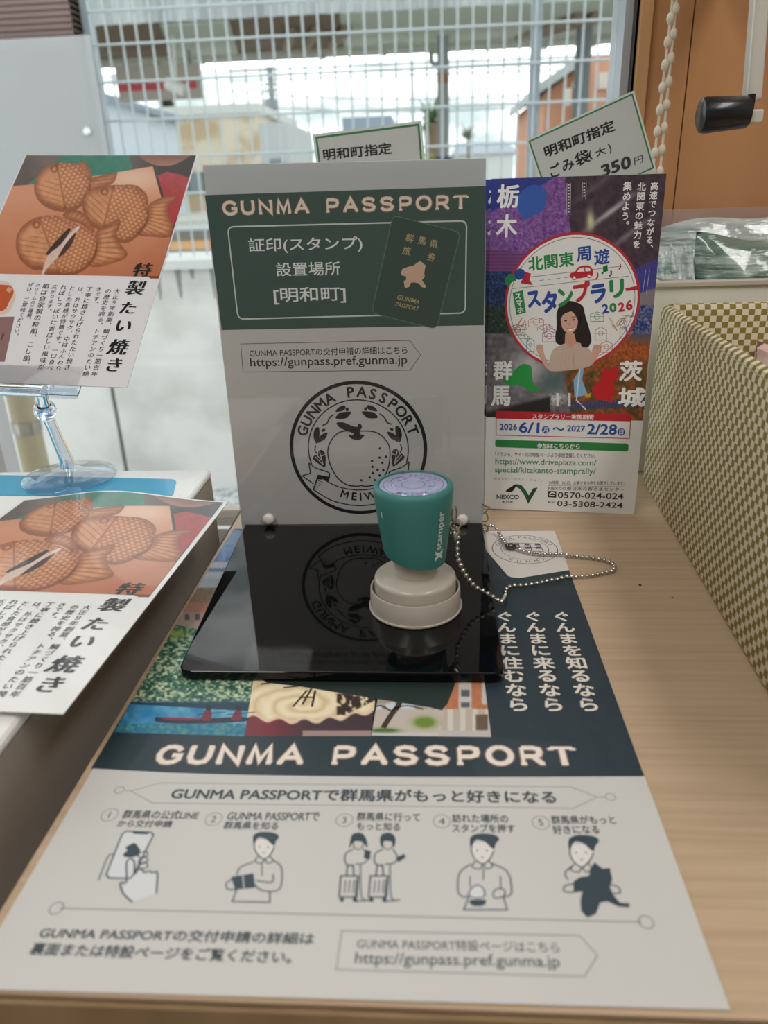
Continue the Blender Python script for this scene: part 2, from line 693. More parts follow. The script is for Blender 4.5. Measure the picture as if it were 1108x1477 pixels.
# wide engraved capitals for the heading
def heading(s, t, bl, br, top, fill, edge, L=5, w=.17):
    G = {
        'G': [[(.92, .74), (.78, .93), (.55, 1), (.32, .97), (.12, .78), (.05, .5), (.12, .22), (.32, .03), (.55, 0), (.78, .06), (.93, .22), (.93, .46), (.6, .46)]],
        'U': [[(.1, 1), (.1, .35), (.22, .08), (.5, 0), (.78, .08), (.9, .35), (.9, 1)], [(0, 1), (.24, 1)], [(.76, 1), (1, 1)]],
        'N': [[(.1, 0), (.1, 1), (.9, 0), (.9, 1)], [(0, 0), (.24, 0)], [(.76, 1), (1, 1)]],
        'M': [[(.07, 0), (.17, 1), (.5, .12), (.83, 1), (.93, 0)], [(-.02, 0), (.2, 0)], [(.8, 0), (1.02, 0)]],
        'A': [[(.06, 0), (.5, 1), (.94, 0)], [(.22, .33), (.78, .33)], [(-.04, 0), (.18, 0)], [(.82, 0), (1.04, 0)]],
        'P': [[(.14, 0), (.14, 1)], [(.14, .97), (.6, .97), (.83, .88), (.86, .68), (.8, .5), (.6, .42), (.14, .42)], [(.02, 0), (.28, 0)]],
        'S': [[(.88, .76), (.72, .95), (.45, 1), (.2, .92), (.12, .73), (.25, .56), (.72, .46), (.88, .28), (.8, .08), (.52, 0), (.24, .04), (.08, .24)]],
        'O': [[(.5 + .46*math.cos(math.radians(90+15*i)), .5+.5*math.sin(math.radians(90+15*i))) for i in range(25)]],
        'R': [[(.14, 0), (.14, 1)], [(.14, .97), (.6, .97), (.83, .88), (.86, .7), (.8, .52), (.6, .45), (.14, .45)], [(.55, .45), (.9, 0)], [(.02, 0), (.28, 0)], [(.8, 0), (1, 0)]],
        'T': [[(.04, .97), (.96, .97)], [(.5, .97), (.5, 0)], [(.05, .82), (.05, .97)], [(.95, .82), (.95, .97)], [(.36, 0), (.64, 0)]],
    }
    a, b, c = s.P(*bl), s.P(*br), s.P(*top)
    d = b-a
    n = np.array([-d[1], d[0]])/np.linalg.norm(d)
    hgt = (c-a) @ n
    wd_ = sum(.62 if ch == ' ' else 1.0 for ch in t)+.3*(len(t)-1)
    x = 0.0
    for ch in t:
        if ch != ' ':
            for si, st in enumerate(G[ch]):
                pts = [a+d*((x+px)/wd_)+n*hgt*(.09+.82*py) for px, py in st]
                ser = len(st) == 2 and st[0][1] == st[1][1] and ch != 'A' or (len(st) == 2 and st[0][1] == 0)
                k = w*(.62 if ser else 1.0)
                s.line(pts, hgt*1000*(k+.10), edge, L+si*.2, False, True)
                s.line(pts, hgt*1000*k, fill, L+1+si*.2, False, True)
        x += (.62 if ch == ' ' else 1.0)+.3
# ================================================================== ROOM AND WINDOW
WY = .50                                       # inner face of the window wall
FZ = -1.0                                      # floor level
wood = mat('orange wood panel', 'c89468', .42, spec=.4, noise=((9, 9, 1.3), 'ba8659', .3, .75), bump=((60, 60, 3), .08, .001))
trimw = mat('pale wood trim', 'cf9f70', .45)
dark = mat('dark gap', '2a2320', .8)
alu = mat('aluminium frame', 'b4bcc4', .35, .35)
gask = mat('grey gasket', 'aeb0b2', .5)
plaster = mat('interior plaster', 'd2ccc2', .8)
floorm = mat('floor', '8a7c6c', .5)
winR = bk(925, 0, WY)[0]                       # right side of the window opening
winL, winB, winT = -1.25, bk(330, 766, WY)[2], 1.15

b = MB()
b.box((-1.6, -2.6, FZ-.05), (1.6, WY, FZ), floorm)
struct(b.build('floor'))
b = MB()
b.box((-1.6, -2.6, 1.5), (1.6, WY+.1, 1.55), plaster)
struct(b.build('ceiling'))
b = MB()
b.box((-1.65, -2.6, FZ), (-1.6, WY, 1.5), plaster)
struct(b.build('wall_left'))
b = MB()
b.box((1.6, -2.6, FZ), (1.65, WY, 1.5), plaster)
struct(b.build('wall_right'))
b = MB()
b.box((-1.6, -2.65, FZ), (1.6, -2.6, 1.5), plaster)
struct(b.build('wall_back'))
# window wall: boards on the right, masonry left, above and below
x1, x2 = bk(941, 0, WY)[0], bk(1003.5, 0, WY)[0]
b = MB()
b.box((x1, WY, FZ), (x2-.0005, WY+.05, 1.5), wood)
b.box((x2+.0005, WY, FZ), (x2+.32, WY+.05, 1.5), wood)
b.box((x2+.321, WY, FZ), (1.6, WY+.05, 1.5), wood)
b.box((winR, WY+.002, FZ), (1.6, WY+.08, 1.5), dark)
b.box((-1.6, WY, FZ), (winL, WY+.08, 1.5), plaster)
b.box((winL, WY, winT), (winR, WY+.08, 1.5), plaster)
b.box((winL, WY, FZ), (winR, WY+.08, winB-.03), plaster)
struct(b.build('wall_front'))
b = MB()
b.box((winR, WY-.006, FZ), (x1, WY+.02, 1.5), trimw)
struct(b.build('trim_1'))
# window
win = bpy.data.objects.new('window_1', None)
COL.objects.link(win)
win.location = (0, WY, winB)
WORLD[win.name] = Vector(win.location)
struct(win)
b = MB()
jx0, jx1 = bk(906, 0, WY)[0], bk(918, 0, WY)[0]
b.box((jx0, WY+.005, winB), (jx1, WY+.05, winT), alu)
b.box((jx1, WY+.010, winB), (winR, WY+.05, winT), gask)
b.box((winL, WY+.005, winT-.03), (winR, WY+.05, winT), alu)
b.box((winL, WY+.005, winB-.03), (winR, WY+.05, winB), mat('white frame', 'e8eaec', .4))
mx = bk(33, 690, WY+.033)[0]
b.box((mx-.014, WY+.010, winB), (mx, WY+.033, winT), mat('white frame', 'e8eaec', .4))
b.box((winL, WY+.005, winB), (winL+.03, WY+.05, winT), alu)
b.build('window_frame', win)
b = MB()
sillz = bk(330, 755, WY+.02)[2]
b.box((winL, WY+.012, winB), (winR, WY+.06, sillz), mat('beige sill strip', 'c8b8a6', .6))
b.build('sill_strip', win)
b = MB()
b.box((mx, WY+.028, winB), (jx0, WY+.031, winT-.03), clear('window glass', 'fdfefd', .03))
b.build('glass_pane', win)
b = MB()
b.box((winL+.03, WY+.028, winB), (mx-.017, WY+.031, winT-.03), clear('window glass', 'fdfefd', .03))
b.build('glass_pane', win)

# ceiling lamps behind the viewer
lampm = mat('lamp diffuser', 'ffffff', .5)
for i, (x, y) in enumerate(((-.55, -.75), (.75, -.55))):
    t = thing('ceiling_light', (x, y, 1.46), 'flat white ceiling light panel '+('over the left side of the counter' if i == 0 else 'over the right side of the counter'), 'ceiling light', 'ceiling light panels')
    b = MB()
    b.box((x-.17, y-.62, 1.47), (x+.17, y+.62, 1.5), mat('lamp housing', 'e0e0e0', .5))
    b.build('housing', t)
    ld = bpy.data.lights.new('ceiling_light_glow', 'AREA')
    ld.shape = 'RECTANGLE'
    ld.size, ld.size_y = .3, 1.2
    ld.energy = LAMP
    ld.color = (1.0, .98, .955)
    lo = bpy.data.objects.new('ceiling_light_glow', ld)
    COL.objects.link(lo)
    lo.parent = t
    lo.location = (0, 0, .005)

# ================================================================== OUTSIDE
wy = 2.6
gz = bk(320, 705, wy)[2]
topz = bk(270, 388, wy)[2]
b = MB()
b.box((-6, WY+.1, gz-.1), (6, wy+.3, gz), mat('gravel', 'e4e6e8', .9, noise=((38, 38, 38), '8c9096', .42, .62), bump=((60, 60, 60), 1.0, .02)))
struct(b.build('ground_gravel'))
b = MB()
b.box((-60, wy+.5, topz-.5), (60, 90, topz-.25), mat('far ground', 'b4b4ac', .9))
struct(b.build('ground_beyond'))
conc = mat('weathered concrete', 'e4e3e0', .85, noise=((2.2, 2.2, 2.8), 'b6b5b2', .52, .74))
xa, xb = bk(158, 560, wy)[0], bk(164, 560, wy)[0]
b = MB()
b.box((-5, wy, gz), (xa, wy+.35, topz), conc)
b.box((xb, wy, gz), (5, wy+.35, topz), conc)
b.box((xa-.01, wy+.02, gz), (xb+.01, wy+.35, topz-.01), mat('joint', '6c6e6e', .9))
# run-off streaks under the coping
rs = random.Random(3)
stm = mat('streak', '8e908e', .9)
for i in range(70):
    x = -1.9+i*.06+rs.uniform(-.02, .02)
    l_ = rs.uniform(.02, .11)
    w = rs.uniform(.004, .012)
    b.add([(x-w, wy-.001, topz), (x+w, wy-.001, topz), (x+w*.3, wy-.001, topz-l_), (x-w*.3, wy-.001, topz-l_)], [(0, 3, 2, 1)], stm)
struct(b.build('boundary_wall'))
b = MB()
b.box((-5, wy-.015, topz), (5, wy+.37, topz+.03), mat('coping', 'd8dad8', .85))
struct(b.build('wall_coping'))

# wire fence on the wall
fy = 2.75
wire = mat('fence wire', 'bec8cb', .5, .1)
fz0, fz1 = topz+.03, 1.0
fence = thing('wire_fence', (0, fy, fz0), 'white welded wire mesh fence standing on the concrete wall outside the window', 'fence')
fl_, fr_ = bk(117, 60, fy)[0]+.04, 1.6
b = MB()
n = int((fr_-fl_)/.0503)
for i in range(n+1):
    x = fl_+i*.0503
    b.tube([(x, fy, fz0), (x, fy, fz1)], .0038, wire, 5)
zr = [bk(554, py, fy)[2] for py in (-5, 45, 101, 158, 214)]
zr += [zr[-1]-.118*k for k in (1, 2)]
for z in zr+[bk(554, 364, fy)[2], bk(554, 377, fy)[2]]:
    b.tube([(fl_, fy-.006, z), (fr_, fy-.006, z)], .0042 if z > .1 else .007, wire, 5)
b.build('mesh_panel', fence)
for px in (777, ):
    x = bk(px, 0, fy)[0]
    b = MB()
    b.box((x-.017, fy+.01, fz0), (x+.017, fy+.04, fz1+.05), mat('fence post', 'a8b2ba', .5, .2))
    b.build('post', fence)
b = MB()
b.box((fl_-.03, fy+.01, fz0), (fl_, fy+.04, fz1+.05), mat('fence post', 'a8b2ba', .5, .2))
b.build('post', fence)

# brown ribbed hut corner at the end of the fence
xp = bk(97, 0, 2.7)[0]
xq = bk(114, 0, 2.82)[0]
hut = thing('trackside_hut', ((xp-.5), 2.8, fz0), 'brown ribbed corner of a small hut at the left end of the wire fence', 'hut')
rib = mat('ribbed brown cladding', '8f7a76', .8, noise=((4, 4, 4), '7c6762', .35, .7))
b = MB()
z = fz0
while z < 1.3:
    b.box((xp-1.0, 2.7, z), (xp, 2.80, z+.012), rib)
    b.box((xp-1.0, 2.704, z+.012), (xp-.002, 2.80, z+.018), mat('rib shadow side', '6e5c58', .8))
    z += .018
b.build('cladding', hut)
b = MB()
b.box((xp, 2.71, fz0), (xq, 2.80, 1.3), mat('hut corner post', '6a5850', .7))
b.build('corner_post', hut)
# milky sheet screwed to the hut
sx1, sz1 = bk(130, 52, 2.66)[0], bk(60, 54, 2.66)[2]
sh = thing('plastic_sheet', (sx1-.4, 2.66, .1), 'milky translucent plastic sheet screwed over the lower part of the brown hut', 'plastic sheet')
b = MB()
b.box((sx1-.9, 2.655, fz0+.03), (sx1, 2.662, sz1), clear('milky plastic', 'ffffff', .05, .2, ('d0d3d6', .42)))
b.build('sheet_panel', sh)
b = MB()
sp_ = bk(125, 190, 2.65)
b.lathe([(.014, 0), (.014, .004), (.008, .010)], sp_+np.array([0, .004, 0]), mat('screw head', 'e2e6e8', .3, .6), 16, True, (0, -1, 0))
b.build('screw', sh)

# drain pipe with strap
pp = thing('drain_pipe', (*bk(36, 620, 1.5)[:2], gz), 'beige vertical drain pipe with a steel strap outside at the left edge', 'pipe')
px_ = bk(40, 620, 1.5)[0]
b = MB()
b.tube([(px_, 1.5, gz), (px_, 1.5, .12)], .030, mat('beige pipe', 'a89c82', .5), 20)
b.build('pipe', pp)
b = MB()
z0 = bk(40, 614, 1.5)[2]
b.tube([(px_, 1.5, z0-.013), (px_, 1.5, z0+.013)], .0325, mat('steel strap', 'a8a49c', .3, .8), 20)
b.build('strap', pp)

# station canopy across the way
Y = 10.0
z1 = bk(554, 16, Y)[2]
can = thing('platform_canopy', (0, 12, topz), 'long station canopy with corrugated edge and brown underside across the fence', 'canopy')
b = MB()
vs, fs = [], []
k = 0
x = -7.5
while x < 6.0:
    for q in ((0, 0), (.035, .03), (.09, .03), (.125, 0)):
        vs += [(x+q[0], Y-q[1], z1), (x+q[0], Y-q[1], z1+.9)]
    x += .16
for i in range(0, len(vs)-2, 2):
    fs.append((i, i+2, i+3, i+1))
b.add(vs, fs, mat('corrugated sheet', 'aeb4b6', .6, .1, noise=((2, 2, 1), '8c9294', .4, .7)))
b.build('corrugated_edge', can)
z2 = bk(554, 66, 14)[2]
brown = mat('canopy underside brown', '66523f', .8)
pale = mat('canopy pale sheet', 'b0b8ae', .8)


def soffit(xa_, xb_, mt, dz=0.0, xo=0.0):
    b.add([(xa_, Y+.05, z1+dz), (xb_, Y+.05, z1+dz), (xb_*1.35+xo, 14, z2+dz), (xa_*1.35+xo, 14, z2+dz),
           (xa_, Y+.05, z1+.06+dz), (xb_, Y+.05, z1+.06+dz), (xb_*1.35+xo, 14, z2+.06+dz), (xa_*1.35+xo, 14, z2+.06+dz)],
          [(0, 3, 2, 1), (4, 5, 6, 7), (0, 1, 5, 4), (1, 2, 6, 5), (2, 3, 7, 6), (3, 0, 4, 7)], mt)


b = MB()
xm = bk(490, 30, Y)[0]
soffit(-7.5, xm, brown)
soffit(xm, 6, pale)
b.build('underside', can)
b = MB()
soffit(bk(230, 40, Y)[0], bk(330, 40, Y)[0], pale, -.02)
b.build('skylight_panel', can)
for px in (420, 455, 500, 835, 860):
    x = bk(px, 40, 11)[0]
    b = MB()
    b.tube([(x, 11, z1+.0), (x-.5, 13.6, z2-.02)], .07, mat('canopy pale beam', '8a7c6c', .8), 6)
    b.build('rafter', can)
b = MB()
zb0, zb1 = bk(554, 79, 14)[2], bk(554, 66, 14)[2]
b.box((-9, 14, zb0), (8, 14.2, zb1+.1), mat('canopy grey beam', 'a4aaa0', .8))
b.build('beam', can)
for px0, px1 in ((120, 126), (136, 222), (233, 290), (296, 460), (470, 552), (558, 620), (648, 700), (705, 772), (790, 835), (860, 880)):
    xa_, xb_ = bk(px0, 85, 13.6)[0], bk(px1, 85, 13.6)[0]
    zz = bk(554, 83.5, 13.6)[2]
    t = thing('fluorescent_lamp', ((xa_+xb_)/2, 13.6, zz), 'lit white fluorescent tube under the station canopy', 'lamp', 'fluorescent tubes in a row under the canopy')
    b = MB()
    b.tube([(xa_, 13.6, zz), (xb_, 13.6, zz)], .035, mat('lit tube', 'ffffff', .4, emit=4.0), 8)
    b.build('tube', t)
    b = MB()
    b.box((xa_, 13.57, zz+.03), (xb_, 13.63, zz+.10), mat('lamp fitting', 'c8ccc8', .6))
    b.build('fitting', t)


def pole(name, px, py0, Y_, w, colr, label, extra=None, top=None):
    p = bk(px, py0, Y_)
    t = thing(name, (p[0], Y_, topz-.25), label, 'pole')
    b_ = MB()
    b_.tube([(p[0], Y_, topz-.25), (p[0], Y_, p[2] if top is None else top)], w/2, mat('pole '+colr, colr, .7), 10)
    b_.build('shaft', t)
    return t, p


col_grey = '8f979c'
t, p = pole('canopy_column', 639, 50, 13.0, .19, '9aa0a2', 'pale grey canopy column with a curved bracket in the middle of the window', top=z2+.05)
b = MB()
x = p[0]
b.tube(spl([(x-.02, 13, bk(639, 98, 13)[2]), (x-.1, 13, bk(639, 94, 13)[2]), (x-.17, 13, bk(639, 88, 13)[2]), (x-.18, 13, bk(639, 74, 13)[2])], False, 4), .035, mat('pole 9aa0a2', '9aa0a2', .7), 8)
b.build('bracket', t)
b = MB()
b.tube([(x, 13, bk(639, 121, 13)[2]), (x, 13, bk(639, 106, 13)[2])], .098, mat('rust brown band', '9a7656', .7), 10)
b.build('band', t)
b = MB()
b.tube([(x, 13, bk(639, 232, 13)[2]), (x, 13, bk(639, 226, 13)[2])], .12, mat('dark blue band', '3c4468', .7), 10)
b.build('band', t)
t, p = pole('canopy_column', 846, 0, 12.0, .22, '7c848a', 'broad dark grey canopy column in front of the orange building', top=z2-.1)
pole('utility_pole', 594, 78, 25, .10, '8c949a', 'thin grey utility pole between the price card and the middle column', )
t, p = pole('utility_pole', 388, 85, 30, .22, '8a9298', 'utility pole with a transformer above the tan building')
b = MB()
b.tube([bk(392, 158, 30), bk(392, 143, 30)], .26, mat('pole 8a9298', '8a9298', .7), 10)
b.build('transformer', t)
b = MB()
for py in (100, 108, 122, 131):
    a, c = bk(380, py, 30), bk(398, py-1, 30)
    b.tube([a, c], .05, mat('pole 8a9298', '8a9298', .7), 6)
b.build('crossarm', t)
# overhead wires
for i, (ya, yb) in enumerate(((103, 76), (111, 84), (117, 95), (150, 128), (131, 112))):
    b = MB()
    A, Bp = bk(330, ya, 24), bk(980, yb, 24)
    b.tube([A+(Bp-A)*q/8-np.array([0, 0, .35*(1-((q-4)/4)**2)*(i > 2)]) for q in range(9)], .03 if i < 2 else .018, mat('overhead wire', '6c7880', .6), 5)
    tag(b.build('overhead_wire'), 'thin dark overhead wire crossing the sky behind the fence', 'wire', 'overhead wires')


def block(name, label, cat, px0, px1, py0, Y_, dep, mt, py1=None):
    """building seen straight on: left/right/top pixels at distance Y_"""
    a, c = bk(px0, py0, Y_), bk(px1, py0, Y_)
    zt = bk((px0+px1)/2, py0, Y_)[2]
    t_ = thing(name, ((a[0]+c[0])/2, Y_, topz-.25), label, cat)
    b_ = MB()
    b_.box((a[0], Y_, topz-.25), (c[0], Y_+dep, zt), mt)
    b_.build('walls', t_)
    return t_, a[0], c[0], zt


# tan building
t, xa_, xb_, zt = block('building', 'low tan building with mottled front and pale side behind the fence', 'building', 128, 371, 168, 22, 6, mat('tan front', 'd4cab6', .9, noise=((1.2, 1.2, 1.6), 'b9a588', .45, .6)))
b = MB()
b.box((xa_-.1, 21.9, zt), (xb_+.1, 28, zt+.22), mat('pale roof edge', 'c8ccc8', .8))
b.build('roof', t)
b = MB()
for i in range(8):
    w0 = xa_+.6+i*(xb_-xa_-.8)/8
    b.box((w0, 21.93, zt-1.85), (w0+.5, 22, zt-1.35), mat('far window glass', '7e8a90', .3))
b.build('windows', t)
b = MB()
b.box((xb_, 22, topz-.25), (xb_+.02+.75, 26.5, zt-.25), mat('pale side wall', 'b8bcbe', .9))
b.box((xb_+.2, 21.96, zt-1.5), (xb_+.6, 22.01, zt-1.1), mat('far window glass', '7e8a90', .3))
b.build('side_wing', t)
# blue-grey shed roof, left
t = thing('shed', (bk(165, 160, 18)[0], 18, topz-.25), 'shed with a sloping blue-grey roof beyond the left end of the fence', 'shed')
A, Bq = bk(122, 134, 18), bk(212, 164, 18)
b = MB()
b.add([(A[0], 18, topz-.25), (Bq[0], 18, topz-.25), (Bq[0], 18, Bq[2]), (A[0], 18, A[2]), (A[0], 20, topz-.25), (Bq[0], 20, topz-.25), (Bq[0], 20, Bq[2]), (A[0], 20, A[2])],
      [(0, 1, 2, 3), (7, 6, 5, 4), (1, 5, 6, 2), (4, 0, 3, 7), (0, 4, 5, 1)], mat('shed wall pale', 'c8d2dc', .8))
b.build('walls', t)
b = MB()
b.add([(A[0]-.2, 17.8, A[2]+.03), (Bq[0]+.2, 17.8, Bq[2]-.04), (Bq[0]+.2, 20.2, Bq[2]-.04), (A[0]-.2, 20.2, A[2]+.03),
       (A[0]-.2, 17.8, A[2]+.17), (Bq[0]+.2, 17.8, Bq[2]+.08), (Bq[0]+.2, 20.2, Bq[2]+.08), (A[0]-.2, 20.2, A[2]+.17)],
      [(3, 2, 1, 0), (4, 5, 6, 7), (0, 1, 5, 4), (1, 2, 6, 5), (2, 3, 7, 6), (3, 0, 4, 7)], mat('blue grey roof', '8a96a4', .7))
b.build('roof', t)
# hanging station sign with a red stripe
Ys = 13.0
t = thing('station_sign', bk(228, 120, Ys), 'grey hanging station sign with a red stripe under the canopy', 'sign')
A, Bq = bk(165, 97, Ys), bk(292, 141, Ys)
b = MB()
b.box((A[0], Ys, Bq[2]), (Bq[0], Ys+.15, A[2]), mat('sign board grey', 'c0bab2', .7))
b.build('board', t)
b = MB()
c1, c2 = bk(170, 125, Ys), bk(284, 127, Ys)
b.box((c1[0], Ys-.01, c1[2]-.07), (c2[0], Ys, c1[2]+.03), mat('sign red stripe', 'd0545c', .7))
b.build('stripe', t)
for x in (A[0]+.15, Bq[0]-.15):
    b = MB()
    b.tube([(x, Ys+.07, A[2]-.02), (x, Ys+.07, z1+(z2-z1)*.73)], .025, mat('pole 8a9298', '8a9298', .7), 6)
    b.build('hanger', t)
t = thing('security_camera', bk(250, 126, 11), 'white tilted security camera in front of the red striped sign', 'camera')
b = MB()
a, c = bk(240, 119, 11), bk(266, 131, 11)
b.tube([a, c], .085, mat('camera white', 'd4d4d0', .5), 10)
b.build('housing', t)
b = MB()
b.tube([(a+c)/2, np.array([(a[0]+c[0])/2+.05, 11, z1+(z2-z1)*.245])], .03, mat('camera white', 'd4d4d0', .5), 6)
b.build('bracket', t)
# rooftop lettering above the tan building
q = bk(240, 156, 22.2)
t = thing('roof_sign', (q[0], 22.2, zt+.2), 'small dark lettering standing on the roof of the tan building', 'sign')
v, f = glyphs('興', .02, 2)
lo = v.min(0)
hi = v.max(0)
b = MB()
for o_ in (0, .05):
    b.add([(q[0]-.22+(x-lo[0])/(hi[0]-lo[0])*.44, 22.2+o_, q[2]-.16+(y-lo[1])/(hi[1]-lo[1])*.36) for x, y in v], [tuple(g) for g in f], mat('dark lettering', '5c666e', .7))
b.build('lettering', t)
b = MB()
b.box((q[0]-.2, 22.26, zt), (q[0]+.2, 22.3, q[2]+.15), mat('pale roof edge', 'c8ccc8', .8))
b.build('backing', t)
# dark block behind the left price card, roofs behind the right card
block('house', 'blue-grey flat house top behind the smaller price card', 'house', 493, 565, 168, 30, 6, mat('blue grey house', '8c9cac', .8))
t, xa_, xb_, zt = block('house', 'long house with a blue-grey roof right of the middle column', 'house', 655, 742, 217, 26, 5, mat('house pale wall', 'd4d8da', .8))
b = MB()
zr_ = bk(700, 199, 26)[2]
b.add([(xa_-.1, 25.9, zt-.1), (xb_+.2, 25.9, zt-.1), (xb_-.1, 28.5, zr_), (xa_+.2, 28.5, zr_), (xb_+.2, 31, zt-.1), (xa_-.1, 31, zt-.1)],
      [(0, 1, 2, 3), (3, 2, 4, 5), (0, 3, 5), (1, 4, 2), (0, 5, 4, 1)], mat('slate roof', '98a6b2', .7))
b.build('roof', t)
# orange building on the right
Yo = 16.0
t = thing('building', (bk(850, 120, Yo)[0], Yo, topz-.25), 'salmon orange building with a sloping roof behind the right card', 'building')
sal = mat('salmon wall', 'd09a7e', .8, noise=((3, 3, .5), 'c08a6e', .4, .7))
A, Bq, Cq = bk(786, 134, Yo), bk(838, 96, Yo), bk(980, 78, Yo)
b = MB()
b.add([(A[0], Yo, topz-.25), (Bq[0], Yo, topz-.25), (Bq[0], Yo, Bq[2]), (A[0], Yo, A[2]), (A[0], Yo+5, topz-.25), (Bq[0], Yo+5, topz-.25), (Bq[0], Yo+5, Bq[2]), (A[0], Yo+5, A[2])],
      [(0, 1, 2, 3), (7, 6, 5, 4), (1, 5, 6, 2), (4, 0, 3, 7)], sal)
b.box((Bq[0], Yo-.3, topz-.25), (Cq[0], Yo+5, Cq[2]), sal)
b.build('walls', t)
b = MB()
b.add([(A[0]-.2, Yo-.3, A[2]-.06), (Bq[0]+.05, Yo-.3, Bq[2]+.05), (Bq[0]+.05, Yo+5, Bq[2]+.05), (A[0]-.2, Yo+5, A[2]-.06),
       (A[0]-.2, Yo-.3, A[2]+.1), (Bq[0]+.05, Yo-.3, Bq[2]+.22), (Bq[0]+.05, Yo+5, Bq[2]+.22), (A[0]-.2, Yo+5, A[2]+.1)],
      [(3, 2, 1, 0), (4, 5, 6, 7), (0, 1, 5, 4), (1, 2, 6, 5), (2, 3, 7, 6), (3, 0, 4, 7)], mat('pale eave', 'b4b8ba', .7))
b.build('roof', t)
for px0, px1, py0, py1 in ((816, 823, 128, 152), (826, 832, 118, 128), (864, 876, 105, 128)):
    a, c = bk(px0, py0, Yo-.32), bk(px1, py1, Yo-.32)
    b = MB()
    b.box((a[0], Yo-.36, c[2]), (c[0], Yo-.3, a[2]), mat('far window light', 'd8cdc6', .4))
    b.build('window', t)
# palm and shrubs
palm = thing('palm_tree', (bk(640, 200, 20)[0], 20, topz-.25), 'shaggy green palm behind the middle column', 'tree')
q = bk(622, 178, 20)
b = MB()
b.tube([(q[0], 20, topz-.25), (q[0], 20, q[2])], .16, mat('palm trunk', '7c6c5a', .9), 8)
b.build('trunk', palm)
rs = random.Random(5)
b = MB()
for i in range(70):
    a = rs.uniform(0, 6.28)
    l_ = rs.uniform(.3, .62)
    d = np.array([math.cos(a)*.55, math.sin(a)*.55, rs.uniform(-.7, 1.1)])*l_
    c0 = np.array([q[0], 20, q[2]+.05])
    w = np.array([-math.sin(a), math.cos(a), 0])*.035
    b.add([c0-w, c0+w, c0+d*.6+w*.8+np.array([0, 0, .06]), c0+d, c0+d*.6-w*.8+np.array([0, 0, .06])], [(0, 1, 2, 3, 4)], mat('palm frond', '5c7a50', .8))
b.build('fronds', palm)
for px, py, r, cc, lb in ((676, 186, .5, '8a9a90', 'grey-green spiky plant right of the middle column'), (616, 218, .34, 'a4b878', 'yellow-green shrub left of the middle column'), (658, 226, .26, 'a0b870', 'yellow-green shrub right of the middle column')):
    q = bk(px, py, 19)
    b = MB()
    for i in range(60):
        a = rs.uniform(0, 6.28)
        d = np.array([math.cos(a)*rs.uniform(.2, 1), math.sin(a)*rs.uniform(.2, 1), rs.uniform(.1, 1.2)])*r*.6
        w = np.array([-math.sin(a), math.cos(a), .2])*.04
        c0 = np.array([q[0], 19, q[2]-.2])
        b.add([c0-w, c0+w, c0+d], [(0, 1, 2)], mat('leaf '+cc, cc, .8))
    b.tube([(q[0], 19, topz-.25), (q[0], 19, q[2]-.1)], .03, mat('palm trunk', '7c6c5a', .9), 6)
    tag(b.build('shrub'), lb, 'shrub')
# platform edge with a yellow-orange strip
b = MB()
zp = bk(270, 336, 7)[2]
b.box((-9, 7, topz-.25), (9, 9, zp), mat('platform concrete', 'b8b8b4', .85))
b.box((-9, 6.98, zp-.14), (9, 7.0, zp-.06), mat('platform orange strip', 'd8a878', .7))
b.box((-9, 6.97, zp-.06), (9, 7.05, zp+.05), mat('platform dark lip', '75706a', .8))
struct(b.build('platform_edge'))
# ================================================================== PRINTED SHEETS
# ---- poster in the acrylic holder
lean = math.radians(3)
SN = np.array([0, -math.cos(lean), math.sin(lean)])
SO = np.array([0, .2995, 0.0])
SU, SV = np.array([1., 0, 0]), np.array([0, math.sin(lean), math.cos(lean)])


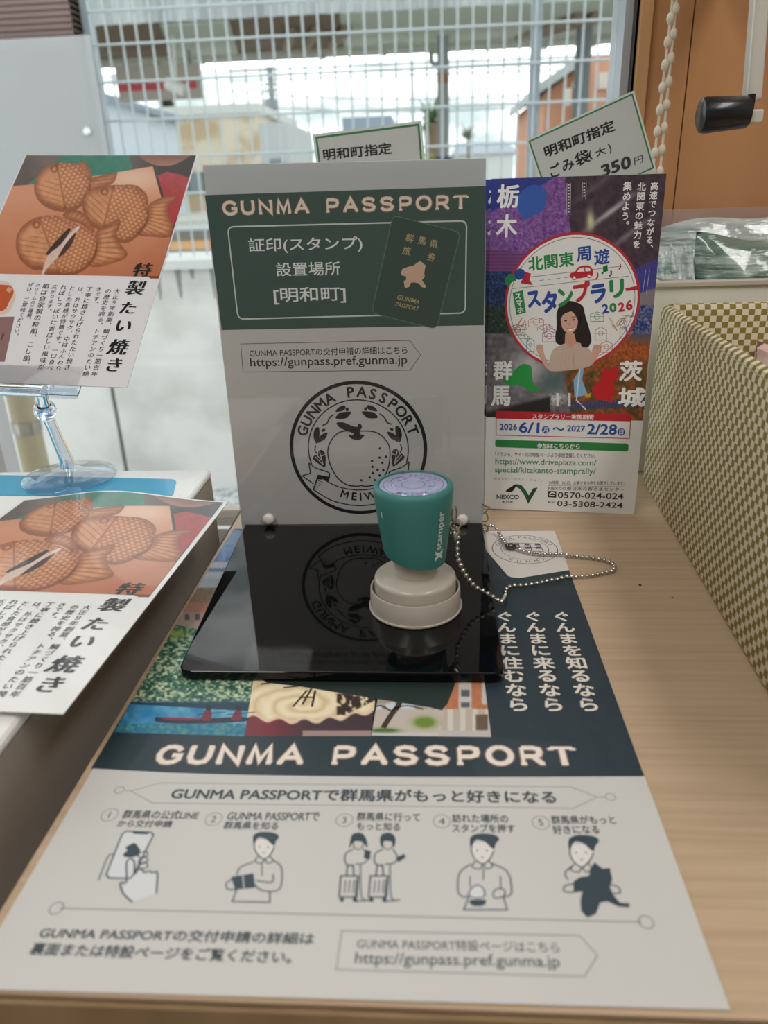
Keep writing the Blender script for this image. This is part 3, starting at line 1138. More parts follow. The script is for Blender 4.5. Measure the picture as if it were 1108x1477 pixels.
def stand_poster():
    s = Sheet(SO, SU, SV, 'poster', .5)
    G, WH, GR, BK = '31504a', 'e4e8e6', '8fae9c', '1a1a1c'
    s.frame(0, 0, 1)
    s.poly([(296, 281.5), (701, 268.5), (698, 469), (320, 476)], G, 1)
    s.frame(280, 220, 2.518)
    heading(s, 'GUNMA PASSPORT', (108, 229), (994, 206), (106, 176), 'ecdccc', '9a7c68', 4, .2)
    # frame with rounded corners
    A, B, Cc, D = (122, 270), (990, 248), (985, 583), (160, 605)

    def rr(Q, r):
        out = []
        for i in range(4):
            p, a, b = np.array(Q[i], float), np.array(Q[i-1], float), np.array(Q[(i+1) % 4], float)
            u, v = p+unit(a-p)*r, p+unit(b-p)*r
            for k in range(7):
                t = k/6
                out.append((1-t)**2*u+2*t*(1-t)*p+t*t*v)
        return out
    s.line(rr([A, B, Cc, D], 24), .75, 'ccd6d0', 2, True)
    s.text('証印(スタンプ)', (200, 368), (612, 360), (203, 312), WH, .014)
    s.text('設置場所', (300, 450), (532, 445), (298, 400), WH, .014)
    s.text('[明和町]', (292, 552), (552, 545), (290, 492), WH, .014)
    Q = [(722, 228), (968, 290), (880, 641), (645, 583)]
    s.poly(rr(Q, 22), '2a4640', 3)
    s.line(rr(Q, 22), .35, '5f8370', 4, True)
    s.frame(520, 300, 6.156)
    an = -math.atan2(28, 110)
    for ch, x, y in (('群', 440, 265), ('馬', 547, 292), ('県', 655, 320), ('旅', 410, 380), ('券', 632, 435)):
        s.char(ch, s.P(x, y), .0047, 'b9a77a', .012, 5, an)
    s.poly([(530, 468), (580, 510), (565, 580), (572, 610), (545, 640), (580, 690), (575, 710), (540, 700), (522, 670), (480, 660),
            (448, 665), (435, 700), (395, 712), (385, 650), (407, 635), (405, 607), (365, 597), (360, 570), (375, 540), (430, 520), (470, 512), (500, 490)], 'd0b096', 5)
    s.text('GUNMA', (325, 808), (525, 856), (333, 768), 'b9a77a', .006, 5, 3, .25)
    s.text('PASSPORT', (312, 868), (514, 914), (318, 832), 'b9a77a', .006, 5, 3, .25)
    s.frame(280, 220, 2.518)
    s.line([(170, 695), (783, 682), (823, 735), (785, 790), (178, 797)], .35, '50504e', 2, True)
    s.text('GUNMA PASSPORTの交付申請の詳細はこちら', (203, 742), (775, 731), (203, 714), '2c2c2c', .006)
    s.text('https://gunpass.pref.gunma.jp', (206, 787), (775, 777), (206, 745), '2c2c2c', .008)
    # round seal
    s.frame(400, 540, 4.617)
    c = s.P(539, 499)
    R = np.linalg.norm(s.P(985, 499)-s.P(93, 499))/2
    k = R/446
    q = lambda x, y: c+np.array([(x-539)*k, (499-y)*k*446/432])
    s.ring(c, R, 2.15, BK, 2)
    r2 = R*.745
    s.ring(c, r2, .75, BK, 2, -17, 197)
    s.arc('GUNMA PASSPORT', c, R*.862, 160, 19, R*.215, BK, .03, 3)
    s.line([q(*p) for p in spl([(545, 378), (420, 385), (345, 470), (340, 570), (385, 680), (450, 735), (520, 748), (548, 744), (580, 748), (650, 735), (715, 670), (747, 570), (740, 465), (665, 390)])], .75, BK, 3, True, True)
    s.poly([q(*p) for p in spl([(405, 322), (450, 320), (510, 345), (540, 350), (548, 332), (565, 335), (570, 355), (555, 380), (560, 400), (585, 405), (560, 432), (530, 437), (495, 425), (480, 402), (510, 405), (510, 392), (455, 370), (420, 350)])], BK, 4, True)
    for x, y in ((684, 494), (722, 550), (679, 556), (628, 577), (697, 590), (630, 616), (663, 637), (702, 639), (632, 658), (676, 675), (608, 689), (551, 707), (642, 707)):
        s.circ(0, 0, k*8.5, BK, 4, 12, q(x, y))

    def leaf(pts, vein=None, mir=False):
        f = (lambda p: (1078-p[0], p[1])) if mir else (lambda p: p)
        s.poly([q(*f(p)) for p in spl(pts)], BK, 3, True)
        for v in vein or ():
            s.line([q(*f(p)) for p in v], .45, 'c9c9c6', 4, False, True)
    for mir in (False, True):
        leaf([(402, 250), (425, 222), (465, 212), (462, 238), (430, 250)], None, mir)
        leaf([(400, 292), (425, 260), (470, 252), (505, 255), (475, 290), (440, 298)], None, mir)
        leaf([(470, 225), (487, 228), (486, 246), (470, 246)], None, mir)
        leaf([(262, 458), (246, 410), (258, 362), (285, 350), (288, 395), (278, 430)], None, mir)
        leaf([(272, 452), (292, 405), (340, 385), (325, 425), (300, 440)], None, mir)
        leaf([(303, 365), (325, 360), (326, 372), (305, 380)], None, mir)
        leaf([(308, 615), (260, 585), (232, 556), (248, 532), (268, 532), (275, 505), (300, 500), (318, 530), (317, 580)],
             [[(280, 510), (300, 600)], [(250, 545), (300, 600)], [(290, 540), (316, 530)], [(262, 535), (292, 570)]], mir)
        f = (lambda p: (1078-p[0], p[1])) if mir else (lambda p: p)
        s.line([q(*f(p)) for p in spl([(388, 268), (360, 290), (340, 325), (310, 338)], False)], .8, BK, 3, False, True)
        s.line([q(*f(p)) for p in spl([(258, 468), (250, 500), (262, 525)], False)], .8, BK, 3, False, True)
        s.poly([q(*f(p)) for p in [(245, 700), (262, 665), (335, 680), (330, 712), (290, 695)]], BK, 3, True)
        s.line([q(*f(p)) for p in spl([(203, 585), (250, 620), (330, 650), (338, 672), (328, 705)], False)], .7, BK, 4, False, True)
        s.line([q(*f(p)) for p in [(203, 585), (210, 655), (152, 672), (225, 728)]], .7, BK, 4, False, True)
        s.line([q(*f(p)) for p in [(262, 668), (222, 768)]], .8, BK, 4, False, True)
        for i in range(6):
            a = np.array([258-i*6, 690+i*13.])
            s.line([q(*f(a)), q(*f(a+np.array([38-i*4, 14])))], .35, BK, 4, False, True)
    s.line([q(*p) for p in spl([(300, 700), (400, 752), (539, 774), (678, 752), (778, 700)], False)], .7, BK, 3, False, True)
    s.line([q(*p) for p in spl([(222, 768), (330, 838), (440, 872), (539, 882), (638, 872), (748, 838), (856, 768)], False)], .7, BK, 3, False, True)
    for ch, a in zip('MEIWA', (251.5, 263, 270.5, 282, 294)):
        a = math.radians(a)
        s.char(ch, c+R*.742*np.array([math.cos(a), math.sin(a)]), R*.175, BK, .025, 4, a+math.pi/2, 4)
    s.frame(0, 0, 1)
    out = [s.P(296, 281.5), s.P(350, 766), s.P(697, 764.5), s.P(701, 268.5)]
    return s, out


# ---- stamp-rally flyer
FU = unit((.0953, -.0099, 0))
fl = math.radians(4)
FB = np.array([.0099, .0953, 0])/np.linalg.norm((.0099, .0953))
FV = FB*math.sin(fl)+np.array([0, 0, math.cos(fl)])
FO = np.array([.0616, .3347, 0.0005])


def flyer_print():
    s = Sheet(FO, FU, FV, 'flyer', .35, .25)
    A, B = (680, 240, 3.693), (680, 480, 3.693)
    s.frame(*A)

    def bg(X, Y):
        n = fbm(X, Y, .05, 3)
        n2 = fbm(X, Y, .16, 9)
        c = mixc((52, 40, 54), (92, 76, 84), n)                                        # dark hall
        ray_ = np.maximum(0, np.sin((X*.75+Y)*.032+1.2))**6*np.exp(-((X-760)/150)**2-((Y-260)/150)**2)
        c = mixc(c, (205, 200, 205), ray_*.9)
        c = mixc(c, (215, 212, 170), np.exp(-((X-635)/22)**2-((Y-290)/55)**2))
        pur = X < 500-.35*np.clip(Y-150, -300, 300)*0+np.clip((Y-60)*.1, 0, 50)
        pc = mixc((88, 52, 120), (176, 128, 196), np.clip((n2-.25)*1.8, 0, 1))
        c = np.where(pur[..., None], pc, c)
        sky = Y < 300-1.15*(X-60)*.55
        c = np.where((sky & (X < 520) & (Y < 250-.52*(X-90)))[..., None], mixc((66, 72, 150), (40, 60, 140), Y/200), c)
        roof = (Y > 440+.12*(X-100)) & (Y < 560) & (X < 330)
        c = np.where(roof[..., None], mixc((150, 80, 140), (90, 60, 110), (np.sin(Y*.35)+1)/2), c)
        lb = (Y >= 560) & (X < 300)
        c = np.where(lb[..., None], mixc((24, 36, 70), (80, 120, 190), np.clip(n2*2-.75, 0, 1)), c)
        lb2 = (Y >= 740) & (X < 300)
        c = np.where(lb2[..., None], mixc((26, 44, 36), (110, 130, 120), np.clip(n2*2-.8, 0, 1)), c)
        r1 = (Y > 540-.5*(X-890)) & (X > 820)
        c = np.where(r1[..., None], mixc((52, 52, 130), (84, 84, 160), n2), c)
        r2 = (Y > 680-.35*(X-890)) & (X > 820)
        c = np.where(r2[..., None], mixc((150, 140, 140), (120, 112, 118), n2), c)
        r3 = (Y > 740) & (X > 820)
        c = np.where(r3[..., None], mixc((34, 48, 110), (190, 190, 200), np.clip(n2*2.4-1, 0, 1)), c)
        lo = Y > 890
        c2 = mixc((70, 66, 72), (150, 146, 148), n)                                     # steaming spring
        st = np.exp(-((X-300)/90)**2-((Y-1080)/90)**2)
        c2 = mixc(c2, (215, 212, 214), st*.8)
        c2 = mixc(c2, (86, 110, 106), np.exp(-((X-430)/70)**2-((Y-1150)/60)**2))
        c2 = mixc(c2, (226, 224, 222), np.exp(-((X-450)/60)**2-((Y-1240)/32)**2)*(n2 > .42))
        c2 = mixc(c2, (40, 38, 40), np.clip((Y-1255-.25*(260-X))/20, 0, 1)*(X < 420))
        red = mixc((120, 62, 34), (206, 110, 56), np.clip(n2*2.2-.6, 0, 1))
        red = mixc(red, (74, 74, 44), np.clip((Y-1010)/90, 0, 1)*np.clip(n*2-.5, 0, 1))
        red = mixc(red, (40, 70, 130), ((np.abs(Y-1275+.06*(X-560)) < 22) & (np.sin(X*.4) > -.4)).astype(float))
        red = mixc(red, (90, 90, 104), np.clip((960-Y)/60, 0, 1)*(X > 850))
        c2 = np.where((X > 500+.12*(Y-1100))[..., None], red, c2)
        return np.where(lo[..., None], c2, c)
    s.pic([(107, 66), (1040, 38), (913, 1358), (78, 1338)], 150, 200, bg, 1)
    WH = 'f2f2f0'
    # blue map, top left
    s.poly(spl([(255, 150), (300, 110), (345, 98), (395, 125), (398, 190), (375, 240), (330, 262), (285, 285), (250, 230)], True, 3), '3a62b4', 2)
    s.text('栃', (133, 222), (250, 222), (133, 95), WH, .03, 3)
    s.text('木', (130, 380), (242, 378), (130, 255), WH, .03, 3)
    s.col('高速でつながる、', (975, 105), (945, 440), .93, WH, .018, 3)
    s.col('北関東の魅力を', (908, 108), (880, 415), .93, WH, .018, 3)
    s.col('集めよう。', (832, 105), (815, 318), .93, WH, .018, 3)
    for x, a, b in ((518, 90, 260), (601, 84, 175)):
        s.line([(x-8, a), (x-12, b)], .25, 'c8c4cc', 2)
        s.line([(x+12, a), (x+8, b)], .25, 'c8c4cc', 2)
        for j in range(int((b-a)/16)):
            s.line([(x-4, a+8+j*16), (x+5, a+8+j*16)], .7, 'd8d6da', 3)
    for x, a in ((930, 550), (950, 550)):
        s.line([(x, a), (x-18, a+130)], .25, 'b8b6c4', 2)
    # round badge
    c = s.P(533, 724)
    R = np.linalg.norm(s.P(893, 724)-s.P(173, 724))/2
    s.circ(0, 0, R, 'b8323c', 2, 80, c)
    s.circ(0, 0, R*.962, 'ecebe8', 3, 80, c)
    s.ring(c, R*.925, .3, '55555c', 4)
    GN, BL, RD = '2c8a4c', '2c4c9c', 'c02c38'
    s.text('北関東', (305, 560), (548, 530), (300, 482), GN, .03, 5)
    s.text('周', (562, 510), (638, 500), (560, 432), BL, .03, 5)
    s.text('遊', (655, 528), (737, 518), (653, 445), BL, .03, 5)
    s.line([(205, 602), (812, 530)], .3, '6a6a70', 4)
    s.line([(215, 652), (840, 584)], .3, '6a6a70', 4)
    for i in range(7):
        s.line([(320+i*44, 613-i*5), (342+i*44, 610-i*5)], .3, '6a6a70', 4)
    s.poly(spl([(525, 590), (530, 568), (552, 562), (572, 535), (620, 527), (644, 545), (648, 580), (620, 588), (560, 598)], True, 3), RD, 5)
    s.poly([(562, 562), (578, 542), (602, 538), (602, 560)], 'ecebe8', 6)
    s.poly([(608, 538), (630, 540), (638, 556), (608, 560)], 'ecebe8', 6)
    for x, y in ((548, 594), (627, 584)):
        s.poly(ell(x, y, 11), 'ecebe8', 6)
        s.line(ell(x, y, 10), .4, RD, 7, True)
    s.text('♪', (662, 605), (680, 603), (662, 560), RD, .02, 5)
    s.text('♫', (693, 575), (728, 570), (690, 528), GN, .02, 5)
    s.text('♪', (733, 588), (752, 586), (733, 550), BL, .02, 5)
    s.text('♪', (785, 550), (800, 548), (785, 515), RD, .02, 5)
    s.poly(spl([(178, 600), (205, 572), (232, 585), (238, 608), (215, 618), (200, 635), (182, 625)], True, 3), GN, 5)
    s.poly(spl([(232, 562), (258, 543), (285, 560), (280, 590), (250, 605), (230, 585)], True, 3), BL, 5)
    s.poly([(288, 560), (318, 572), (310, 605), (328, 632), (300, 628), (262, 622), (272, 600)], RD, 5)
    for ch, bl, br, tp, h in (('ス', (303, 757), (372, 745), (300, 668), BL), ('タ', (378, 785), (462, 775), (375, 668), BL), ('ン', (462, 752), (545, 742), (460, 652), GN),
                              ('プ', (548, 728), (638, 715), (546, 617), RD), ('ラ', (640, 735), (722, 722), (640, 632), BL), ('リ', (737, 706), (815, 697), (735, 605), GN)):
        s.text(ch, bl, br, tp, h, .055, 6)
    s.poly([(820, 650), (893, 634), (894, 658), (824, 664)], RD, 6)
    for ch, bl, br, tp, h in (('2', (698, 785), (732, 780), (696, 735), BL), ('0', (738, 780), (775, 774), (737, 730), GN), ('2', (782, 776), (817, 772), (780, 726), RD), ('6', (824, 768), (860, 763), (822, 714), RD)):
        s.text(ch, bl, br, tp, h, .05, 6)
    s.poly([(220, 673), (274, 660), (291, 780), (240, 791)], GN, 5)
    s.col('スマホ', (248, 692), (262, 765), 1.0, WH, .03, 6)
    # sketches round the lower half of the badge
    for i in range(26):
        random.seed(40+i)
        x, y = random.uniform(230, 840), random.uniform(800, 900)
        if 440 < x < 640 or math.hypot(x-533, y-724) > 320:
            continue
        s.line(spl([(x+random.uniform(-38, 38), y+random.uniform(-42, 42)) for _ in range(5)], False, 4), .3, random.choice(['c89a6a', 'b06a9a', '6a7ab4', '70a070', 'c0705a', '505058']), 4)
    for x, y, w_, h_, hh in ((415, 905, 70, 60, 'a83c78'), (690, 890, 60, 70, 'c06a5a'), (810, 860, 36, 110, '2f4f8f'), (345, 830, 80, 50, 'c98a50'), (245, 870, 80, 55, '6a5a48'), (670, 800, 70, 50, '5a9a5a'), (315, 950, 40, 70, '4a86a8'), (720, 960, 60, 60, 'c85a48')):
        s.line([(x-w_/2, y+h_/2), (x-w_/2, y-h_/4), (x, y-h_/2), (x+w_/2, y-h_/4), (x+w_/2, y+h_/2)], .35, hh, 4, True)
        s.line([(x-w_/2, y), (x+w_/2, y)], .3, hh, 4)
        s.line(ell(x, y, w_/5), .3, hh, 4, True)
    # printed woman with long dark hair
    HR, SK, BLS = '2a2224', 'd8ac98', 'cdb4a4'
    s.poly(spl([(528, 716), (480, 728), (455, 780), (455, 850), (447, 915), (470, 950), (600, 962), (640, 930), (622, 850), (606, 790), (590, 740)], True, 4), HR, 6)
    s.poly(spl([(470, 955), (430, 985), (412, 1060), (425, 1090), (533, 1084), (640, 1060), (645, 1000), (600, 950), (533, 935)], True, 4), BLS, 7)
    s.poly([(500, 890), (548, 890), (560, 940), (528, 968), (498, 940)], 'cf9f8a', 8)
    s.poly(spl([(475, 800), (482, 770), (528, 752), (560, 775), (568, 815), (560, 860), (535, 890), (512, 888), (485, 860)], True, 4), SK, 9)
    s.poly(spl([(475, 812), (478, 765), (520, 735), (575, 762), (582, 840), (566, 815), (540, 775), (512, 778), (490, 790)], True, 4), HR, 10)
    s.poly(spl([(572, 800), (605, 800), (636, 900), (625, 960), (585, 955), (590, 900)], True, 4), HR, 10)
    s.poly(spl([(470, 800), (448, 900), (462, 945), (490, 930), (480, 880)], True, 4), HR, 8)
    for x in (502, 545):
        s.poly(ell(x, 822-(x-502)*.12, 8, 4, 12), '3a2a2a', 10)
        s.line([(x-11, 808-(x-502)*.12), (x+11, 806-(x-502)*.12)], .35, '4a3634', 10)
    s.line([(524, 828), (520, 846), (528, 848)], .25, 'b98472', 10)
    s.poly(spl([(508, 862), (530, 864), (552, 855), (540, 872), (522, 874)], True, 3), 'f4eeea', 10)
    s.line(spl([(507, 861), (530, 865), (553, 854)], False, 3), .3, 'b05a58', 11)
    s.poly(spl([(345, 965), (362, 948), (382, 955), (385, 985), (400, 1030), (420, 1075), (398, 1072), (362, 1010)], True, 4), SK, 8)
    s.poly(spl([(648, 960), (668, 948), (688, 962), (684, 990), (665, 1030), (630, 1062), (640, 1010)], True, 4), SK, 8)
    for i in range(4):
        s.line([(352+i*9, 950), (356+i*9, 970)], .25, 'bd8c78', 9)
        s.line([(655+i*9, 950), (657+i*9, 970)], .25, 'bd8c78', 9)
    s.line([(540, 962), (548, 1080)], .25, 'a88c7c', 9)
    for i in range(4):
        s.line([(470+i*20, 955+i*2), (455+i*18, 1085)], .2, 'bfa494', 8)
    # lower badges and maps
    s.frame(*B)
    s.poly(spl([(165, 255), (200, 230), (240, 190), (275, 165), (318, 178), (322, 215), (330, 270), (365, 300), (345, 318), (290, 300), (250, 275), (200, 282)], True, 2), '2c9a48', 4)
    s.poly([(705, 180), (735, 200), (758, 178), (785, 195), (782, 240), (755, 262), (765, 320), (742, 350), (760, 372), (650, 345), (642, 290), (688, 255)], 'c8242c', 4)
    s.poly([(545, 250), (580, 190), (600, 190), (590, 250), (620, 330), (550, 345)], '86b8dc', 3)
    s.line([(578, 190), (560, 360), (612, 410)], .8, 'e0e0e4', 4)
    s.poly([(597, 312), (615, 330), (640, 318), (632, 345), (608, 345)], 'd8a838', 5)
    for i in range(9):
        s.line([(560+i*42, 372+i*2), (590+i*42, 388+i*2)], .7, '32508e', 4)
    for ch, bl, br, tp in (('群', (115, 252), (217, 252), (115, 148)), ('馬', (103, 390), (208, 390), (103, 283)), ('茨', (785, 260), (908, 258), (785, 148)), ('城', (778, 395), (925, 395), (780, 290))):
        s.text(ch, bl, br, tp, WH, .035, 5)
    for x in (460, 522):
        for j in range(5):
            s.line([(x-7, 328+j*14), (x+7, 329+j*14)], 1.6, 'e8e8e8', 5)
    s.poly([(78, 450), (913, 468), (868, 968), (70, 935)], 'e6e6e4', 2)
    s.poly([(130, 416), (853, 432), (850, 472), (130, 457)], 'bc2834', 5)
    s.text('スタンプラリー実施期間', (325, 460), (650, 464), (325, 431), WH, .02, 6)
    s.line([(132, 440), (850, 455), (842, 563), (132, 545)], .5, 'b02c38', 4, True)
    for t, bl, br, tp, bo in (('2026', (150, 518), (244, 519), (150, 484), .03), ('6/1', (252, 532), (361, 536), (252, 474), .03), ('～', (433, 520), (495, 522), (433, 502), .03),
                              ('2027', (508, 525), (605, 528), (508, 492), .03), ('2/28', (615, 541), (773, 545), (615, 484), .03)):
        s.text(t, bl, br, tp, '2c509c', bo, 5)
    for ch, x, y in (('月', 396, 517), ('日', 799, 528)):
        s.poly(ell(x, y, 20, 20, 24), '2c509c', 5)
        s.char(ch, s.P(x, y), .0036, WH, .012, 6)
    s.poly([(135, 568), (830, 590), (838, 598), (836, 626), (828, 632), (135, 609), (127, 602), (127, 576)], '2c8444', 4)
    s.text('参加はこちらから', (350, 615), (577, 618), (350, 588), WH, .02, 5)
    s.text('「ドラぷら」サイト内の特設ページより参加登録してください。', (127, 658), (662, 668), (127, 634), '3c3c3c', .008, 5, 2)
    s.text('https://www.driveplaza.com/', (127, 708), (665, 717), (127, 669), '3c8c5c', .012, 5)
    s.text('special/kitakanto-stamprally/', (125, 753), (662, 762), (125, 713), '3c8c5c', .012, 5)
    s.text('あなたに、ベスト・ウェイ。', (118, 782), (378, 792), (118, 770), '8a8a8a', .006, 5, 2)
    s.text('24時間、365日、お客さまの声をお聞きしています。', (412, 808), (816, 812), (412, 788), '505050', .006, 5, 2)
    s.line([(410, 814), (815, 820)], .2, '707070', 5)
    s.text('NEXCO東日本お客さまセンター', (410, 838), (815, 844), (410, 819), '404040', .008, 5, 2)
    s.poly([(408, 842), (453, 843), (452, 879), (407, 876)], '28282a', 5)
    s.line(spl([(414, 862), (430, 850), (447, 858)], False, 4), .7, WH, 6)
    s.line([(416, 866), (445, 868)], .6, WH, 6)
    s.text('0570-024-024', (460, 881), (809, 889), (460, 847), '2a2a2c', .012, 5)
    s.text('有料', (405, 908), (446, 909), (405, 896), '505050', .008, 5, 2)
    s.text('03-5308-2424', (456, 923), (805, 935), (456, 893), '2a2a2c', .012, 5)
    s.text('NEXCO', (134, 886), (254, 887), (134, 862), '1c2426', .03, 5)
    s.text('東日本', (162, 907), (222, 908), (162, 893), '505050', .01, 5, 2)
    s.poly(spl([(182, 844), (205, 825), (240, 808), (232, 828), (215, 846)], True, 3), '181c1a', 6)
    s.poly([(218, 812), (240, 806), (268, 812), (290, 838), (306, 866), (330, 828), (354, 824), (303, 912), (280, 862), (262, 836), (244, 822)], '245a34', 5)
    s.poly([(290, 838), (306, 866), (330, 828), (354, 824), (303, 912)], '1c4a2a', 6)
    s.frame(0, 0, 1)
    out = [s.P(709, 258), s.P(701, 733.5), s.P(915, 742), s.P(961.6, 250)]
    return s, out


# ---- leaflet lying on the counter
def leaflet_print():
    s = Sheet((0, 0, .0012), (1, 0, 0), (0, 1, 0), 'leaflet', .42, .08)
    DK, CR = '2a3840', 'e4dbd0'
    s.frame(0, 0, 1)
    s.poly([(338, 761.4), (131, 1106.6)]+spl([(131, 1106.6), (280, 1114), (476, 1118), (700, 1119), (930, 1118)], False, 4)[1:]+[(800.3, 764.5)], DK, 1)
    # passport drawn on the leaflet
    s.frame(660, 700, 4.617)
    s.poly([(150, 298), (648, 298), (745, 558), (410, 612), (360, 606), (335, 596), (160, 390), (140, 330)], 'd8d2cc', 2)
    s.line([(120, 420), (165, 440), (330, 640), (390, 640), (760, 590)], .3, '46524e', 2)
    c = s.P(448, 418)
    R = np.linalg.norm(s.P(665, 418)-s.P(231, 418))/2
    s.ring(c, R, .45, '3c2c44', 3)
    s.ring(c, R*.73, .3, '3c2c44', 3)
    s.arc('GUNMA PASSPORT', c, R*.86, 158, 20, R*.2, '3c2c44', .0, 4)
    s.arc('GUNMA', c, R*.86, 235, 305, R*.18, '3c2c44', .0, 4, True)
    k = R/20
    for a, b in (((-9, -2), (11, -4)), ((-8, 9), (10, 7)), ((-9, -2), (-8, 9)), ((11, -4), (10, 7)), ((-9, 3), (10, 2)), ((-3, -3), (-3, 9)), ((4, -3), (4, 8))):
        s.line([c+np.array(a)*k, c+np.array(b)*k], .5, '3c2c44', 4, False, True)
    for i in range(3):
        for j in range(2):
            x, y = (-6+6.5*i)*k, (0+5*j)*k
            s.poly([c+np.array([x, y]), c+np.array([x+3*k, y]), c+np.array([x+3*k, y+3*k]), c+np.array([x, y+3*k])], '6c5c70', 4, True)
    # pictures
    s.frame(160, 740, 4.614)

    def strip(X, Y):
        n, n2 = fbm(X, Y, .02, 5), fbm(X, Y*1.6, .075, 11)
        c = mixc((70, 104, 144), (128, 156, 180), (Y-90)/120)
        c = np.where((Y > 205)[..., None], mixc((52, 96, 166), (120, 160, 206), np.clip(n*2-.6, 0, 1)), c)
        c = np.where((Y > 320)[..., None], mixc((190, 198, 208), (84, 112, 160), ((np.abs(Y-372) < 12)).astype(float)), c)
        c = np.where((Y > 430)[..., None], mixc((160, 186, 202), (184, 196, 204), (Y-430)/50), c)
        c = np.where((Y > 490)[..., None], mixc((122, 102, 80), (164, 146, 112), n2), c)
        c = np.where((Y > 590)[..., None], mixc((204, 124, 112), (150, 140, 120), np.clip(n2*2-.6, 0, 1)), c)
        c = np.where((Y > 655)[..., None], mixc((176, 156, 144), (92, 90, 96), ((Y > 665) & (Y < 705) & (np.sin(X*.09) > .2)).astype(float)), c)
        return c
    s.pic([(815, 100), (915, 132), (584, 768), (430, 735)], 22, 90, strip, 2)

    def trees(X, Y):
        n, n2 = fbm(X, Y, .012, 21), fbm(X, Y*1.5, .055, 31, 3)
        c = mixc((40, 88, 78), (104, 150, 118), n2*1.3-.15)
        c = mixc(c, (216, 220, 184), np.clip((n2-.46)*4.5, 0, 1)*np.clip(.45+1.1*fbm(X, Y, .012, 77)*np.clip((Y-800)/160, .2, 1), 0, 1))
        c = mixc(c, (22, 52, 46), np.clip((.36-n2)*5, 0, 1)*.6)
        c = mixc(c, (152, 172, 70), np.exp(-((X-440)/60)**2-((Y-795)/24)**2))
        c = mixc(c, (30, 62, 84), np.clip((Y-1235)/25, 0, 1))
        c = np.where((Y > 1262+.06*(X-100))[..., None], mixc((46, 128, 178), (112, 176, 206), np.clip(n*2.2-.6, 0, 1)), c)
        c = np.where((Y > 1395)[..., None], mixc((40, 116, 150), (110, 160, 150), np.clip(n2*2-.7, 0, 1)), c)
        return c
    s.pic([(430, 735), (1300, 735), (885, 1477), (20, 1450)], 170, 150, trees, 1.6)
    # canoe
    s.poly(spl([(300, 1350), (330, 1352), (560, 1362), (880, 1350), (890, 1380), (560, 1395), (310, 1385)], True, 3), '34303c', 3)
    s.poly(spl([(340, 1352), (450, 1354), (580, 1360), (580, 1370), (450, 1372), (360, 1366)], True, 3), '8c3048', 4)
    for x in (640, 840):
        s.poly(spl([(x-40, 1370), (x-20, 1320), (x, 1290), (x+20, 1300), (x+30, 1335), (x+20, 1372)], True, 3), '7c3040', 4)
        s.poly(ell(x+10, 1292, 20, 17, 14), '2c2c30', 5)
        s.line([(x-70, 1335), (x+120, 1318)], .5, '3a342f', 5)
    s.frame(340, 970, 2.916)

    def udon(X, Y):
        cx, cy = 262, 130
        d = np.hypot((X-cx)/1.0, (Y-cy)*2.1)
        an = np.arctan2((Y-cy)*2.1, X-cx)
        w = np.sin(d*.085+an*2.0+fbm(X, Y, .014, 4)*4)
        c = mixc((216, 190, 146), (244, 230, 196), np.clip((w+1)/2, 0, 1)**.45)
        c = mixc(c, (150, 116, 82), np.clip((Y-195)/20, 0, 1)*.5)
        bowl = Y > 196+10*np.sin(X*.06)+.00045*(X-262)**2*-1
        c = np.where(bowl[..., None], mixc((122, 42, 54), (70, 52, 58), np.clip((X-150)/160, 0, 1)), c)
        rim = np.abs(Y-(196+10*np.sin(X*.06)-.00045*(X-262)**2)) < 7
        c = np.where(rim[..., None], (230, 206, 176), c)
        nori = ((np.abs((X-430)*.5+(Y-130)) < 60) & (X > 425) & (X < 600) & (Y > 85-.1*(X-430)) & (Y < 175) & (fbm(X, Y, .06, 8) > .42))
        c = np.where(nori[..., None], (58, 42, 36), c)
        c = np.where(((Y > 240) & (X > 280))[..., None], (168, 140, 134), c)
        return c
    s.pic([(75, 20), (612, 20), (570, 262), (36, 262)], 110, 60, udon, 2)
    for a, b in (((105, 45), (190, 30)), ((200, 60), (330, 45)), ((240, 140), (300, 70)), ((280, 130), (320, 60)), ((320, 140), (335, 70)), ((270, 100), (330, 100))):
        s.line([a, b], 1.0, '3c3028', 3)

    def build_(X, Y):
        n2 = fbm(X, Y, .05, 41)
        c = mixc((150, 176, 206), (206, 214, 222), (Y-60)/80)
        c = mixc(c, (160, 134, 110), ((n2 > .52) & (Y < 150)).astype(float)*.7)
        c = mixc(c, (196, 176, 158), (Y > 150).astype(float)*.7)
        g = np.exp(-((X-795)/40)**2-((Y-205)/20)**2)
        c = mixc(c, (112, 140, 52), np.clip(g*2, 0, 1))
        c = mixc(c, (78, 112, 52), np.clip(np.exp(-((X-625)/50)**2-((Y-240)/9)**2)*2, 0, 1))
        c = np.where((Y > 248)[..., None], (206, 200, 196), c)
        b = X > 905-.28*(Y-60)
        bc = mixc((176, 108, 76), (204, 134, 96), n2)
        bc = np.where(((X > 938) & (X < 992) & (Y < 148))[..., None], (206, 200, 192), bc)
        bc = np.where(((X > 948) & (X < 984) & (((Y > 68) & (Y < 98)) | ((Y > 120) & (Y < 142))))[..., None], (92, 96, 106), bc)
        bc = np.where(((X > 1036) & (Y < 130))[..., None], (200, 196, 190), bc)
        bc = np.where((Y > 148)[..., None], mixc((190, 178, 164), (214, 206, 196), (np.sin(X*.12) > .2).astype(float)), bc)
        bc = np.where(((X > 1010) & (X < 1062) & (Y > 172) & (Y < 238))[..., None], (108, 88, 74), bc)
        bc = np.where((Y > 240)[..., None], (196, 188, 184), bc)
        return np.where(b[..., None], bc, c)
    s.pic([(598, 20), (1045, 20), (1075, 266), (568, 260)], 100, 56, build_, 2)
    s.line(spl([(620, 228), (650, 180), (690, 120), (680, 60)], False, 4), 2.4, '40342c', 3)
